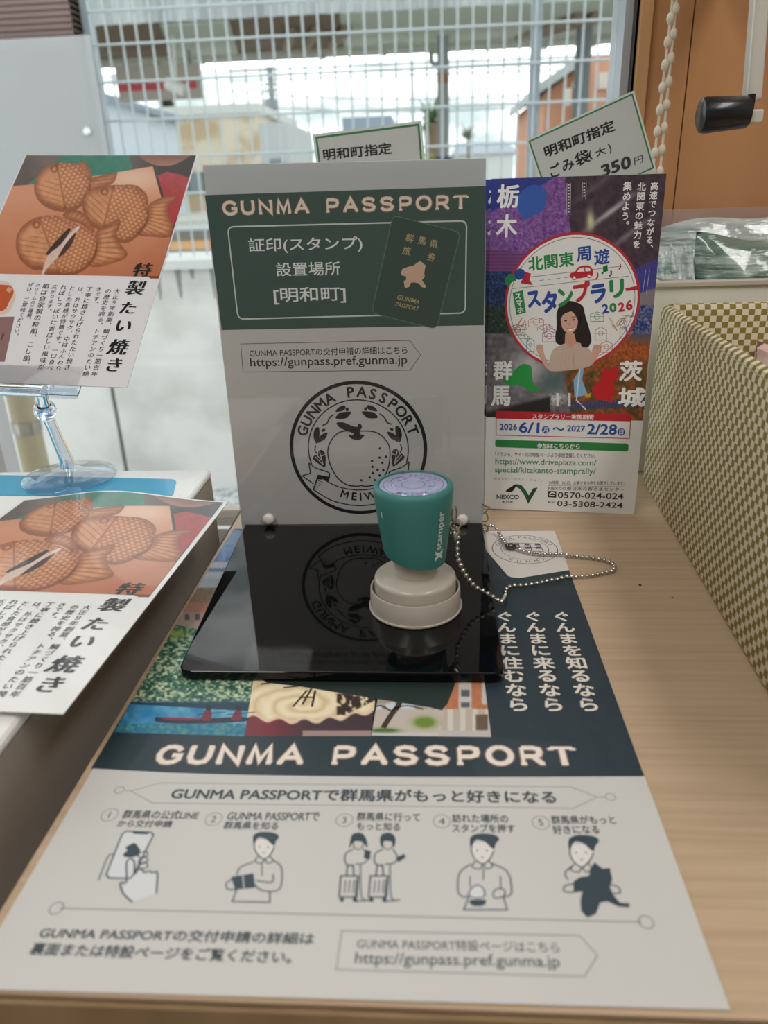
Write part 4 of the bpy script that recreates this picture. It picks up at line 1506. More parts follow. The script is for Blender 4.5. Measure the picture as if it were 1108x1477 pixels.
    s.line(spl([(660, 150), (720, 135), (790, 150)], False, 4), .8, '4a3a30', 3)
    s.line(spl([(660, 160), (610, 135), (590, 140)], False, 4), .9, '4a3a30', 3)
    s.frame(140, 960, 1.787)
    s.poly([(395, 15), (440, 42), (530, 52), (860, 105), (888, 112), (903, 96), (950, -30), (395, -60)], '26332f', 4)
    s.line([(530, 52), (860, 105), (888, 112), (903, 96), (930, 25)], .3, '3c4a44', 5)
    # white frame line between the pictures and the edge
    s.frame(0, 0, 1)
    heading(s, 'GUNMA PASSPORT', (222, 1101), (834, 1103), (229, 1073), 'eee2d6', '8a7468', 5, .2)
    s.frame(680, 840, 4.262)
    for t, a, b in (('ぐんまに住むなら', (205, 205), (290, 745)), ('ぐんまに来るなら', (380, 205), (503, 745)), ('ぐんまを知るなら', (556, 205), (722, 745))):
        s.col(t, a, b, .98, CR, .03, 6)
    # white part
    INK, LN = '3c464c', '8a8c90'
    s.frame(0, 0, 1)
    s.line([(188, 1139), (232, 1127.5), (823.4, 1133), (862, 1147.8), (828, 1164), (219.8, 1156.4)], .3, LN, 2, True)
    s.line([(179, 1138.5), (188, 1139)], .3, LN, 2)
    s.line([(862, 1147.8), (873, 1147.8)], .3, LN, 2)
    for x, y in ((171.8, 1137.7), (881, 1147.8)):
        s.ring(s.P(x, y), .0017, .3, LN, 2)
    s.text('GUNMA PASSPORTで群馬県がもっと好きになる', (243.5, 1151.5), (804, 1157.5), (247, 1133.5), INK, .034)
    for ch, x, y in (('1', 157.6, 1173.6), ('2', 308, 1179.6), ('3', 496.7, 1181), ('4', 637.4, 1182.7), ('5', 780.4, 1184.7)):
        c = s.P(x, y)
        s.ring(c, .0029, .3, LN, 2, 0, 360, 32)
        s.char(ch, c, .0042, INK, .0, 3)
    for t, bl, br, tp in (('群馬県の公式LINE', (174, 1179), (284, 1180.6), (177, 1166.5)), ('から交付申請', (166.7, 1191), (246, 1192.2), (169, 1180.6)),
                          ('GUNMA PASSPORTで', (326, 1181.5), (459.8, 1182.6), (327.4, 1169)), ('群馬県を知る', (320.9, 1194.3), (400, 1195.4), (322, 1182.7)),
                          ('群馬県に行って', (514, 1182), (606, 1183.5), (515.4, 1169.5)), ('もっと知る', (514, 1195.5), (576.8, 1197), (515, 1183.7)),
                          ('訪れた場所の', (652.6, 1184.5), (734, 1185.6), (652.6, 1172)), ('スタンプを押す', (652.6, 1199), (744, 1199.6), (652.6, 1186.7)),
                          ('群馬県がもっと', (796.6, 1187), (890, 1187), (795.6, 1174.6)), ('好きになる', (799, 1201.5), (866.3, 1201), (798, 1188.7))):
        s.text(t, bl, br, tp, INK, .022)
    s.line([(86, 1308), (926, 1328)], .4, LN, 2)
    for x, y in ((80.8, 1308), (932.5, 1328)):
        s.ring(s.P(x, y), .0021, .4, LN, 2)
    s.text('GUNMA PASSPORTの交付申請の詳細は', (53, 1351.5), (452, 1361), (58, 1334.5), INK, .026)
    s.text('裏面または特設ページをご覧ください。', (39.4, 1375.5), (419, 1388.5), (45.5, 1357), INK, .026)
    s.line([(492.7, 1340.8), (836, 1347.4), (862.3, 1376), (843.6, 1406.5), (485, 1396.4)], .35, LN, 2, True)
    s.text('GUNMA PASSPORT特設ページはこちら', (514.4, 1366.5), (808, 1372.6), (515.4, 1351), '4c565c', .006)
    s.text('https://gunpass.pref.gunma.jp', (511, 1393), (810, 1398.5), (513, 1371), '4c565c', .008)
    # line drawings
    D = '55606a'
    NV = '34444e'

    def ln(p, closed=False, mm=.5, n=4, sm=True):
        s.line(spl(p, closed, n) if sm else p, mm, D, 4, closed)

    def fill(p, h, L=3, sm=True):
        s.poly(spl(p, True, 4) if sm else p, h, L)
    PW = 'd6d8da'
    s.frame(60, 1160, 2.638)
    fill([(305, 110), (320, 98), (420, 102), (425, 112), (345, 275), (330, 278), (250, 275), (245, 262)], PW, 2, False)
    ln([(305, 110), (320, 98), (415, 102), (425, 112), (350, 262), (335, 278), (255, 276), (245, 262)], True, .6, 4, False)
    fill([(343, 98), (412, 102), (402, 110), (350, 108)], NV, 5, False)
    fill([(308, 190), (325, 170), (318, 160), (352, 143), (368, 160), (375, 172), (365, 190), (335, 198)], NV, 5)
    ln([(275, 185), (255, 190), (240, 220), (215, 285)])
    fill([(322, 215), (335, 203), (352, 212), (358, 245), (440, 258), (438, 335), (345, 365), (305, 330), (322, 290)], PW, 3.5, False)
    ln([(345, 368), (310, 335), (298, 295), (322, 290), (322, 220), (336, 203), (352, 215), (352, 262)], False, .6)
    ln([(352, 262), (375, 240), (390, 255), (408, 250), (422, 256), (440, 258), (435, 335)], False, .6)
    for y in (190, 212, 234):
        ln([(370, y-6), (395, y-16), (402, y), (372, y+8)], True, .45)

    def man(ox, oy, k):
        f = lambda L_: [(ox+x*k, oy+y*k) for x, y in L_]
        fill(f([(-35, -8), (-38, -42), (-10, -57), (40, -54), (60, -40), (48, -22), (40, -5), (10, -30), (-20, -35)]), NV, 6)
        fill(f([(-32, -10), (-30, -25), (38, -25), (40, 0), (28, 28), (5, 45), (-20, 30)]), 'e0dcd8', 4)
        ln(f([(-33, -15), (-34, 5), (-20, 30), (5, 45), (28, 28), (42, 0)]), False, .45)
        for x in (-14, 18):
            fill(f(ell(x, 0, 3, 3, 8)), NV, 7, False)
        ln(f([(-2, 22), (8, 22)]), False, .4, 2)
        ln(f([(-20, 36), (-32, 55), (-5, 62), (5, 48), (18, 62), (38, 52), (24, 34)]), False, .45)
    man(843, 158, 1.0)
    ln([(805, 215), (755, 235), (742, 265)])
    ln([(880, 208), (912, 235), (912, 300), (890, 325), (835, 322), (805, 295)])
    ln([(880, 260), (876, 292), (815, 285)])
    ln([(742, 318), (725, 365), (868, 368), (868, 325)], False, .5, 4, False)
    ln([(728, 280), (702, 295), (708, 318), (740, 320)])
    fill([(720, 272), (806, 258), (812, 312), (735, 320)], NV, 6, False)
    s.line([(765, 266), (770, 316)], .4, 'b8c0c4', 7)
    ln([(838, 222), (838, 268)], False, .4, 2)
    s.frame(470, 1160, 2.462)
    man(553, 160, 1.05)
    ln([(515, 208), (475, 240), (470, 305), (490, 325), (512, 318)])
    ln([(590, 205), (645, 235), (660, 290), (655, 318), (625, 325)])
    ln([(512, 250), (512, 290)], False, .4, 2)
    ln([(620, 250), (622, 295)], False, .4, 2)
    ln([(560, 222), (560, 265)], False, .4, 2)
    ln([(508, 325), (490, 370), (645, 370), (632, 328)], False, .5, 4, False)
    fill([(512, 300), (545, 285), (562, 300), (560, 320), (566, 350), (515, 350)], PW, 3.5)
    fill([(514, 335), (566, 335), (564, 352), (540, 358), (516, 352)], NV, 6)
    ln([(512, 300), (540, 282), (562, 300), (560, 325), (515, 325)], True, .45)
    ln([(595, 310), (610, 295), (635, 300), (632, 322), (600, 328)], True, .45)
    man(905, 168, 1.1)
    ln([(875, 215), (850, 240), (862, 265)])
    fill([(955, 202), (985, 225), (1010, 222), (1018, 262), (1010, 290), (1022, 318), (1045, 345), (1080, 348), (1078, 362), (1040, 358), (1000, 340), (975, 345),
          (960, 385), (930, 398), (908, 375), (905, 335), (912, 305), (880, 308), (880, 270), (905, 255), (935, 250), (940, 225)], NV, 6, False)
    ln([(885, 278), (850, 285), (848, 305), (880, 308)])
    ln([(1010, 280), (1040, 290), (1045, 310), (1018, 312)])
    for ox, hair in ((115, 1), (220, 0)):
        fill([(ox-28, 125), (ox-20, 102), (ox+10, 98), (ox+28, 118), (ox+(32 if hair else 22), 150), (ox+15, 130), (ox-15, 128), (ox-(32 if hair else 20), 152)], NV, 6)
        ln([(ox-18, 128), (ox-15, 148), (ox, 156), (ox+15, 148), (ox+18, 130)], False, .4)
        ln([(ox-18, 155), (ox-45, 172), (ox-45, 205), (ox-20, 215)])
        ln([(ox+18, 155), (ox+35, 185), (ox+20, 205), (ox-10, 208)])
        ln([(ox+(8), 210), (ox+12, 325), (ox+42, 335), (ox+5, 338), (ox-10, 335), (ox-5, 260)], False, .45)
        x = ox-30
        ln([(x-32, 250), (x+30, 250), (x+25, 325), (x-38, 325)], True, .6, 4, False)
        for d in (-15, 0, 15):
            ln([(x+d, 265), (x+d-4, 310)], False, .4, 2)
        ln([(x-12, 250), (x-8, 212), (x+12, 212), (x+14, 250)], False, .55, 4, False)
        for d in (-28, 18):
            fill(ell(x+d, 335, 8, 8, 12), NV, 5, False)
    fill([(140, 158), (160, 162), (156, 192), (134, 186)], NV, 7, False)
    fill([(250, 185), (278, 172), (285, 182), (258, 202)], NV, 7, False)
    s.frame(0, 0, 1)
    out = [s.P(338, 761.4), s.P(-53, 1424), s.P(1054.3, 1454.4), s.P(800.3, 764.5)]
    return s, out


# ---- fish-cake poster (two copies of the same print)
pd1 = unit(ray(808, -1526))
pa_, pb_ = ray(38, 224), ray(283, 224)
pd2 = unit(np.cross(np.cross(pa_, pb_), pd1))
PTL = CPOS+pa_*.55
PNN = np.cross(pd2, pd1)
PTR = hit(283, 224, PTL, PNN)
PBR = hit(182, 557, PTL, PNN)
PW_, PH_ = np.linalg.norm(PTR-PTL), np.linalg.norm(PBR-PTR)
PV_ = unit(PTR-PBR)
PO_ = PTR-pd2*PW_-PV_*PH_


def fish_print():
    s = Sheet(PO_, pd2, PV_, 'fishposter', .28, .35)
    s.frame(0, 200, 3.4625)
    fishes = [
        dict(body=[(168, 235), (190, 175), (245, 130), (320, 120), (390, 135), (440, 200), (440, 260), (410, 310), (360, 345), (290, 350), (220, 325), (178, 285)],
             fin=[(385, 122), (425, 120), (450, 165), (455, 205), (425, 195), (395, 150)], tail=[(435, 212), (480, 190), (575, 168), (580, 185), (560, 225), (500, 245), (440, 262)],
             head=(300, 235), ang=-.2, eye=(268, 150)),
        dict(body=[(410, 300), (430, 268), (480, 245), (560, 232), (640, 235), (700, 270), (730, 340), (730, 400), (700, 450), (650, 495), (600, 505), (540, 470), (450, 420), (415, 370)],
             fin=[(610, 232), (680, 235), (730, 280), (735, 335), (700, 290), (660, 255)], tail=[(690, 440), (735, 385), (735, 335), (800, 295), (870, 285), (870, 305), (840, 330), (845, 400), (865, 440), (840, 492), (760, 490), (690, 482)],
             head=(540, 330), ang=.25, eye=(520, 265)),
        dict(body=[(78, 530), (85, 475), (130, 420), (200, 388), (290, 385), (350, 415), (440, 455), (475, 490), (478, 540), (455, 600), (400, 650), (330, 670), (225, 665), (200, 640), (160, 640), (110, 605), (85, 570)],
             fin=[(310, 382), (360, 355), (420, 375), (465, 440), (465, 472), (400, 425), (350, 412)], tail=[(440, 622), (475, 540), (475, 470), (520, 435), (590, 400), (598, 430), (580, 480), (610, 540), (635, 570), (620, 600), (560, 622), (480, 642)],
             head=(230, 500), ang=-.35, eye=(180, 430)),
    ]

    def photo(X, Y):
        n, n2 = fbm(X, Y, .012, 2), fbm(X, Y, .05, 6)
        c = mixc((206, 142, 108), (184, 112, 78), np.clip((Y-300)/420+n*.4-.2, 0, 1))
        c = mixc(c, (226, 190, 168), np.exp(-((X-650)/170)**2-((Y-200)/70)**2)*.9)
        c = mixc(c, (168, 96, 62), np.clip((X-720)/260+(Y-480)/320-.1, 0, 1)*.7)
        board = inside(X, Y, [(-80, 250), (165, 228), (450, 190), (760, 138), (805, 300), (850, 500), (790, 700), (-80, 710)])
        back = mixc((66, 52, 50), (110, 96, 88), np.clip(X/260+n*.6-.2, 0, 1))
        back = mixc(back, (54, 42, 40), np.clip((X-600)/200, 0, 1))
        back = np.where(inside(X, Y, [(120, 240), (330, 70), (640, 70), (660, 150), (480, 190)])[..., None], mixc((44, 110, 92), (60, 132, 110), n2), back)
        back = np.where(inside(X, Y, spl([(690, 70), (760, 128), (860, 132), (950, 70)], True, 4))[..., None], mixc((120, 78, 64), (160, 110, 92), (Y-80)/50), back)
        back = np.where(inside(X, Y, [(785, 185), (830, 165), (900, 180), (950, 200), (860, 450), (845, 400)])[..., None], mixc((158, 44, 50), (180, 64, 66), n2), back)
        back = np.where(((X > 850) & (Y > 480))[..., None], (130, 74, 50), back)
        c = np.where(board[..., None], c, back)
        for F in fishes:
            for key in ('tail', 'fin', 'body'):
                P = spl(F[key], True, 3)
                m = inside(X, Y, P)
                d = edist(X, Y, P)
                if key == 'body':      # dark contact on the board in the printed photograph
                    sh = inside(X-6, Y-16, P)
                    c = np.where((sh & ~m)[..., None], mixc(c, (112, 58, 34), np.full(X.shape, .65)), c)
                base = mixc((140, 80, 48), (204, 142, 100), np.clip(d/34, 0, 1))
                if key == 'body':
                    a = F['ang']
                    u = (X-F['head'][0])*math.cos(a)+(Y-F['head'][1])*math.sin(a)
                    v = -(X-F['head'][0])*math.sin(a)+(Y-F['head'][1])*math.cos(a)
                    row = np.floor(v/17)
                    su = (u+(row % 2)*13)/26
                    sc = np.hypot((su-np.floor(su)-.5)*1.5, (v/17-np.floor(v/17))-.3)
                    scal = mixc((216, 156, 114), (138, 78, 48), np.clip((sc-.3)*2.2, 0, 1))
                    base = np.where((u > 10)[..., None], mixc(base, scal, np.full(X.shape, .62)), base)
                    hd = (np.abs(np.sin((v-u*.55)*.11)) < .28) & (u < -5) & (v > -40)
                    base = np.where(hd[..., None], mixc(base, (138, 76, 42), np.full(X.shape, .55)), base)
                    base = mixc(base, (120, 64, 36), np.exp(-((u-2)/5)**2)*.6)
                    ey = np.hypot(X-F['eye'][0], Y-F['eye'][1])
                    base = mixc(base, (120, 62, 34), np.exp(-((ey-15)/5)**2)*.8)
                else:
                    cx, cy = np.mean([p[0] for p in F['body']]), np.mean([p[1] for p in F['body']])
                    st = np.sin(np.arctan2(Y-cy, X-cx)*(70 if key == 'tail' else 60))
                    base = mixc(base, (134, 72, 38), np.clip(st, 0, 1)*.55*np.clip(d/14, 0, 1))
                base = base*(.92+.16*n2[..., None])
                c = np.where(m[..., None], base, c)
        # split third cake
        P = spl([(228, 575), (270, 520), (335, 452), (350, 458), (300, 530), (252, 575)], True, 3)
        c = np.where(inside(X, Y, P)[..., None], (52, 34, 30), c)
        P = spl([(222, 620), (245, 575), (300, 530), (350, 470), (388, 436), (392, 452), (330, 520), (285, 590), (240, 640), (205, 690)], True, 3)
        c = np.where(inside(X, Y, P)[..., None], mixc((226, 206, 196), (200, 170, 156), n2), c)
        P = spl([(290, 590), (330, 520), (380, 465), (352, 535), (312, 580)], True, 3)
        c = np.where(inside(X, Y, P)[..., None], (70, 42, 34), c)
        return c
    Xq = [s.P(130, 82), s.P(982, 82), s.P(775, 690), s.P(0, 700)]
    # picture quad in sheet coordinates: full width of the sheet
    vs_ = Xq[2][1]

    def inv(u, v):
        p = s.O+s.U*u+s.V*v-CPOS
        z = p @ FWD
        return ((W/2+FPX*(p @ RGT)/z)-s.x0)*s.sc, ((H/2-FPX*(p @ UPV)/z)-s.y0)*s.sc

    def f2(Uc, Vc):
        p = [inv(u, v) for u, v in zip(Uc.ravel(), Vc.ravel())]
        a = np.array(p)
        return photo(a[:, 0].reshape(Uc.shape), a[:, 1].reshape(Uc.shape))
    s.pic([(0, PH_), (PW_, PH_), (PW_, vs_), (0, vs_)], 280, 195, f2, 1, True)
    s.poly([(PW_*.96, vs_-.0016), (PW_, vs_-.0014), (PW_, vs_+.0008), (PW_*.93, vs_+.0006)], '7c4428', 2, True)
    # heading and body copy
    s.frame(0, 200, 3.4625)
    BK = '141416'
    ts = [(712, 655), (678, 745), (640, 845), (618, 935), (592, 1040), (572, 1130)]
    for ch, p in zip('特製たい焼き', ts):
        s.char(ch, s.P(*p), .0126 if ch in '特製焼' else .0114, BK, -.04, 6, 0, 4, 1.0, 0.1)
    s.frame(0, 380, 4.432)
    cols = [('大正９年創業、鯛づくり一筋百年', (747, 178), (605, 705)), ('の歴史を誇る、トチアンのたい焼', (690, 178), (550, 705)), ('きです。', (630, 165), (608, 260)),
            ('丁寧に焼き上げられたたい焼き', (572, 165), (432, 665)), ('は、外はサクサク、中はふんわり', (515, 165), (375, 670)), ('とした食感が特徴です。一口食べ', (460, 160), (322, 668)),
            ('ればしっぽいに香ばしい風味が', (405, 152), (265, 660)), ('広がります。', (348, 150), (308, 305)), ('餡は自家製の粒餡、こし餡、', (292, 145), (160, 650)),
            ('クリームの三種類。', (240, 140), (180, 360)), ('ぜひ、ご賞味ください。', (195, 135), (98, 465))]
    for t, a, b in cols:
        s.col(t, a, b, .92, '3a3a3e', -.016, 5, 2)
    s.poly(spl([(-120, 130), (40, 118), (95, 185), (85, 260), (30, 325), (-120, 330)], True, 4), 'd8c2b4', 4)
    s.poly(spl([(-120, 150), (30, 138), (72, 150), (85, 190), (60, 240), (20, 300), (-120, 310)], True, 4), 'b8562c', 5)
    s.poly([(55, 150), (80, 165), (60, 190), (35, 172)], 'd89a78', 6)
    s.poly([(-190, 345), (92, 340), (30, 628), (-260, 628)], '8a6a68', 4)
    s.text('新', (0, 492), (16, 492), (0, 440), '2a2224', .01, 5)
    out = [(0, PH_), (0, 0), (PW_, 0), (PW_, PH_)]
    return s, out


# ---- price cards behind the holder
def card_print(kind):
    Y = .452
    if kind == 0:
        s = Sheet((0, Y, 0), bk(604, 177, Y)-bk(453, 197, Y), (0, 0, 1), 'cardA', .3, .5)
        s.frame(0, 0, 1)
        tl, tr = s.P(451, 194), s.P(608, 174)
        h = (tr-tl)*np.array([1, 1])
        w = np.linalg.norm(h)
        ax = h/w
        up = np.array([-ax[1], ax[0]])
        hgt = w*.70
        q = [tl, tl-up*hgt, tr-up*hgt, tr]
        m = .0016
        g = [tl+ax*m-up*m, tl+ax*m-up*(hgt-m), tr-ax*m-up*(hgt-m), tr-ax*m-up*m]
        s.poly(g, '3f7f58', 1, True)
        m = .0030
        s.poly([tl+ax*m-up*m, tl+ax*m-up*(hgt-m), tr-ax*m-up*(hgt-m), tr-ax*m-up*m], 'c6c8c6', 2, True)
        s.text('明和町指定', (467, 232), (566, 222), (466, 215), '26282a', .03, 4)
    else:
        s = Sheet((0, Y, 0), bk(915, 133, Y)-bk(761, 203, Y), (0, 0, 1), 'cardB', .25, .6)
        s.frame(720, 0, 4.617)
        tl, tr = s.P(180, 932), s.P(898, 602)
        br = s.P(1055, 1150)
        ax = unit(tr-tl)
        up = np.array([-ax[1], ax[0]])
        w = np.linalg.norm(tr-tl)
        dn = unit(br-tr)
        hgt = w*.70
        q = [tl, tl+dn*hgt, tr+dn*hgt, tr]

        def ins(m):
            return [tl+ax*m+dn*m, tl+ax*m+dn*(hgt-m), tr-ax*m+dn*(hgt-m), tr-ax*m+dn*m]
        s.poly(ins(.0012), '3f7f58', 1, True)
        s.poly(ins(.0023), 'c4c8c6', 2, True)
        s.text('明和町指定', (312, 1055), (778, 870), (292, 978), '26282c', .035, 4)
        for ch, bl, br_, tp in (('ご', (350, 1190), (418, 1165), (335, 1100)), ('み', (430, 1150), (508, 1118), (415, 1075)), ('袋', (518, 1115), (612, 1075), (498, 1025)),
                                ('(', (608, 1072), (630, 1062), (592, 1010)), ('大', (648, 1050), (718, 1022), (628, 1000)), (')', (738, 1025), (755, 1018), (715, 960))):
            s.text(ch, bl, br_, tp, '26282c', .03, 4)
        for ch, bl, br_, tp in (('3', (690, 1185), (750, 1160), (672, 1105)), ('5', (755, 1160), (815, 1135), (738, 1082)), ('0', (822, 1140), (888, 1112), (800, 1060)), ('円', (905, 1100), (962, 1080), (888, 1055))):
            s.text(ch, bl, br_, tp, '34383e', .045 if ch != '円' else .01, 4, 3, .12)
    return s, [q[0], q[1], q[2], q[3]]
# ================================================================== COUNTER
lam = mat('birch laminate', 'c2a88c', .42, spec=.45, noise=((9, 300, 20), 'b69c80', .38, .66), bump=((4, 600, 40), .05, .0004))
CL, CFt = -.1056, -.0026
ctr = thing('counter', (.45, .24, FZ), 'light wooden counter in front of the window with a birch laminate top', 'counter')
b = MB()
b.add([(-.1066, CFt, 0), (1.35, CFt, 0), (1.35, WY-.007, 0), (-.1025, WY-.007, 0), (-.1066, CFt, -.0012), (1.35, CFt, -.0012), (1.35, WY-.007, -.0012), (-.1025, WY-.007, -.0012)],
      [(0, 1, 2, 3), (7, 6, 5, 4), (4, 5, 1, 0), (5, 6, 2, 1), (6, 7, 3, 2), (7, 4, 0, 3)], lam)
b.build('top_panel', ctr)
b = MB()
b.box((-.106, CFt+.0012, -.0030), (1.35, WY-.008, -.0012), mat('dark edge line', '4a372c', .6))
b.build('edge_line', ctr)
b = MB()
b.box((-.1062, CFt-.0010, -.030), (1.35, WY-.008, -.0030), mat('counter front edge', 'a48a68', .5, noise=((40, 300, 6), '8f7654', .35, .7)))
b.build('front_edge', ctr)
b = MB()
b.box((-.07, .06, FZ), (1.3, WY-.02, -.030), mat('counter cabinet', 'a08868', .6))
b.build('cabinet', ctr)
# two dark specks burnt into the laminate
b = MB()
for px, py, r in ((923.5, 844, .0009), (970, 862, .0006)):
    p = tab(px, py)
    b.lathe([(r, 0), (r*.8, .00012)], (p[0], p[1], 0), mat('dark speck', '3a2418', .8), 12)
b.build('speck', ctr)

# ================================================================== LEAFLET
ls, lout = leaflet_print()


leaf_o = ls.build('leaflet', None, lout, 'cccac6', .00012, (ls.O-np.array([0, 0, .0006]), ls.U, ls.V))
tag(leaf_o, 'large leaflet with dark band, photos and line drawings lying flat under the black stand', 'leaflet')

# ================================================================== ACRYLIC SIGN HOLDER
BT = .0060                                     # top of the black base
hold = thing('sign_holder', (-.015, .225, .0015), 'acrylic sign holder with glossy black base standing on the leaflet', 'sign holder')
blk = mat('glossy black acrylic', '07080a', .035, spec=.38)
p0, p1 = tab(256, 968, BT), tab(728.5, 972, BT)
p2, p3 = tab(697.5, 767, BT), tab(349, 767, BT)
p2, p3 = p2+np.array([.0, .014, 0]), p3+np.array([-.0006, .014, 0])


def rcorner(Q, rs_, n=6):
    out = []
    for i in range(len(Q)):
        p, a, c = np.array(Q[i]), np.array(Q[i-1]), np.array(Q[(i+1) % len(Q)])
        u, v = p+unit(a-p)*rs_[i], p+unit(c-p)*rs_[i]
        for q in range(n+1):
            t = q/n
            out.append((1-t)**2*u+2*t*(1-t)*p+t*t*v)
    return out


b = MB()
b.slab(rcorner([p0, p1, p2, p3], [.006, .006, .002, .002]), (0, 0, 1), BT-.0016, blk)
b.build('base', hold, bevel=.0007)
hq = [hit(x, y, SO, SN) for x, y in ((292, 238), (350, 766.5), (697, 765.5), (701, 228))]
hq[1][2] = max(hq[1][2], BT)
hq[2][2] = max(hq[2][2], BT)
b = MB()
b.slab([q-SN*.0006 for q in hq], SN, .0022, mat('frosted back sheet', 'b8c0c2', .5))
b.build('back_panel', hold, bevel=.0003)
b = MB()
b.slab([q+SN*.0022 for q in hq], SN, .0014, clear('acrylic pane', 'ffffff', .04))
b.build('front_pane', hold)
pin = mat('white plastic pin', 'e2dcd6', .3, coat=.4)
for px, py in ((388, 748), (667, 749)):
    c = hit(px, py, SO+SN*.002, SN)
    b = MB()
    b.lathe([(.0036, 0), (.0037, .0012), (.0034, .0024), (.0024, .0032), (.0008, .0035)], c+SN*.0002, pin, 24, True, SN)
    b.build('pin', hold)
ps, pout = stand_poster()
po = ps.build('poster', None, pout, 'c2c2c0', .0003, (SO+SN*.0002, SU, SV))
tag(po, 'green and white poster with a round fruit emblem inside the acrylic holder', 'poster')

# ================================================================== STAMP
cx, cy, z0 = .0180, .1985, BT+.0001
stamp = thing('rubber_stamp', (cx, cy, z0), 'teal handled rubber stamp with round grey base standing on the black base', 'stamp')
gry = mat('warm grey plastic', 'b9b1a4', .32, coat=.3)
teal = mat('teal handle plastic', '41827d', .42, spec=.4)
b = MB()
b.lathe([(.0229, 0), (.0234, .0004), (.0234, .0011), (.0227, .0013), (.0224, .0110), (.0221, .0115), (.0216, .0115), (.0213, .0110), (.0212, .0055)], (cx, cy, z0), gry, 72)
b.build('base_ring', stamp)
b = MB()
b.lathe([(.0202, .004), (.0203, .0158), (.0200, .0170), (.0190, .0178), (.0170, .0181), (.0112, .0186), (.0108, .0189)], (cx, cy, z0), gry, 72)
b.build('collar', stamp)
b = MB()
b.lathe([(.0106, .016), (.0104, .036)], (cx, cy, z0), gry, 48)
b.build('neck', stamp)
zt_h = .0702
HN = 64


def hcut(a):
    x, y = math.cos(a)*.0150, math.sin(a)*.0150
    return .0352-.20*x+.10*y


b = MB()
vs, fs = [], []
rows = [(0, -.0016, .0), (0, -.0004, .0004), (0, 0, .0016)]
prof = []
for k in range(9):
    prof.append(('s', k/8))
rim = [(.0191, zt_h-.0014), (.0190, zt_h), (.0184, zt_h+.0014), (.0174, zt_h+.0020), (.0166, zt_h+.0019), (.0163, zt_h+.0010)]
ringz = []
for j in range(HN):
    a = 2*math.pi*j/HN
    zc = hcut(a)
    colm = [(.0108, zc+.0003), (.0144, zc), (.0151, zc+.0003), (.0153, zc+.0012)]
    for k in range(1, 8):
        t = k/8
        colm.append((.0153+(.0190-.0153)*t**.9, zc+.002+(zt_h-.003-zc-.002)*t))
    colm += rim
    ringz.append(colm)
K = len(ringz[0])
for k in range(K):
    for j in range(HN):
        a = 2*math.pi*j/HN
        r, z = ringz[j][k]
        vs.append((cx+r*math.cos(a), cy+r*math.sin(a), z))
for k in range(K-1):
    for j in range(HN):
        fs.append((k*HN+j, k*HN+(j+1) % HN, (k+1)*HN+(j+1) % HN, (k+1)*HN+j))
fs.append(tuple(range(HN-1, -1, -1)))
fs.append(tuple(range((K-1)*HN, K*HN)))
b.add(vs, fs, teal, True)


def hr(z, a):
    zc = hcut(a)
    t = (z-zc-.002)/(zt_h-.003-zc-.002)
    return .0153+(.0190-.0153)*max(t, 0)**.9


handle = b.build('handle', stamp)
# small white crescent and lettering on the handle
b = MB()


def on_handle(ang, z, off=.00012):
    r = hr(z, ang)+off
    return (cx+r*math.cos(ang), cy+r*math.sin(ang), z)


white = mat('white print', 'dfe8e2', .5)
pts = []
for q in range(9):
    t = -1+q/4
    pts.append((.0016*abs(t)**2*-1, t*.0019))
cres = [(x*-1-.0016*(1-abs(y)/.0019)*.0-.0, y) for x, y in pts]
outer = [(.0013*(y/.0019)**2, y) for _, y in pts]
inner = [(.0013*(y/.0019)**2+.0009*(1-(y/.0019)**2), y) for _, y in pts]
a0 = math.radians(-145)
for q in range(8):
    quad = [outer[q], inner[q], inner[q+1], outer[q+1]]
    b.add([on_handle(a0+x/.018, .0605-y) for x, y in quad], [(0, 1, 2, 3)], white)
b.build('crescent_mark', handle)
b = MB()


def on_text(txt, zstart, zlen, hgt, bold, ac):
    v, f = glyphs(txt, bold, 4)
    lo, hi = v.min(0), v.max(0)
    q = (v-lo)/(hi-lo)
    vs = [on_handle(ac-(y*hgt-hgt/2)/.0172, zstart+x*zlen, .00028) for x, y in q]
    b.add(vs, [tuple(g) for g in f], white)


AC = math.radians(-90+47)
on_text('stamper', .0425, .0205, .0042, .01, AC)
for sg, xa0, xb0 in ((1, 0.0, .64), (-1, .64, 0.0)):
    for q in range(8):
        ya, yb = q/8, (q+1)/8
        xa1, xb1 = xa0+(xb0-xa0)*ya, xa0+(xb0-xa0)*yb
        P4 = [(xa1, ya), (xa1+.36, ya), (xb1+.36, yb), (xb1, yb)]
        b.add([on_handle(AC-(y*.0052-.0026)/.0172, .0368+x*.0056, .00028+.00001*sg) for x, y in P4], [(0, 1, 2, 3)], white)
b.build('lettering', handle)
# printed cap under a clear lens
b = MB()
zc = zt_h+.0011
b.lathe([(.0160, -.0006), (.0160, 0)], (cx, cy, zc), mat('cap print ground', 'e6e6ea', .4), 48)
capm = b.build('cap_disc', stamp)
cs = Sheet((cx, cy, zc+.00004), (1, 0, 0), (0, 1, 0), 'cap', .3, .3)
VI = '9a9cc4'
o2 = np.zeros(2)
cs.ring(o2, .0142, .5, VI, 1)
cs.ring(o2, .0102, .35, VI, 1)
cs.arc('GUNMA PASSPORT', o2, .0122, 160, 20, .0030, '6a6ea0', .01, 2)
cs.arc('MEIWA', o2, .0122, 240, 300, .0030, '6a6ea0', .01, 2, True)
cs.ring(o2, .0055, .35, VI, 1)
for a in (35, 60, 120, 145, 200, 340):
    c2 = .0082*np.array([math.cos(math.radians(a)), math.sin(math.radians(a))])
    cs.poly([c2+np.array([.0013*math.cos(t), .0008*math.sin(t+a)]) for t in np.linspace(0, 6, 10)], VI, 2, True)
cs.build('cap_print', capm)
b = MB()
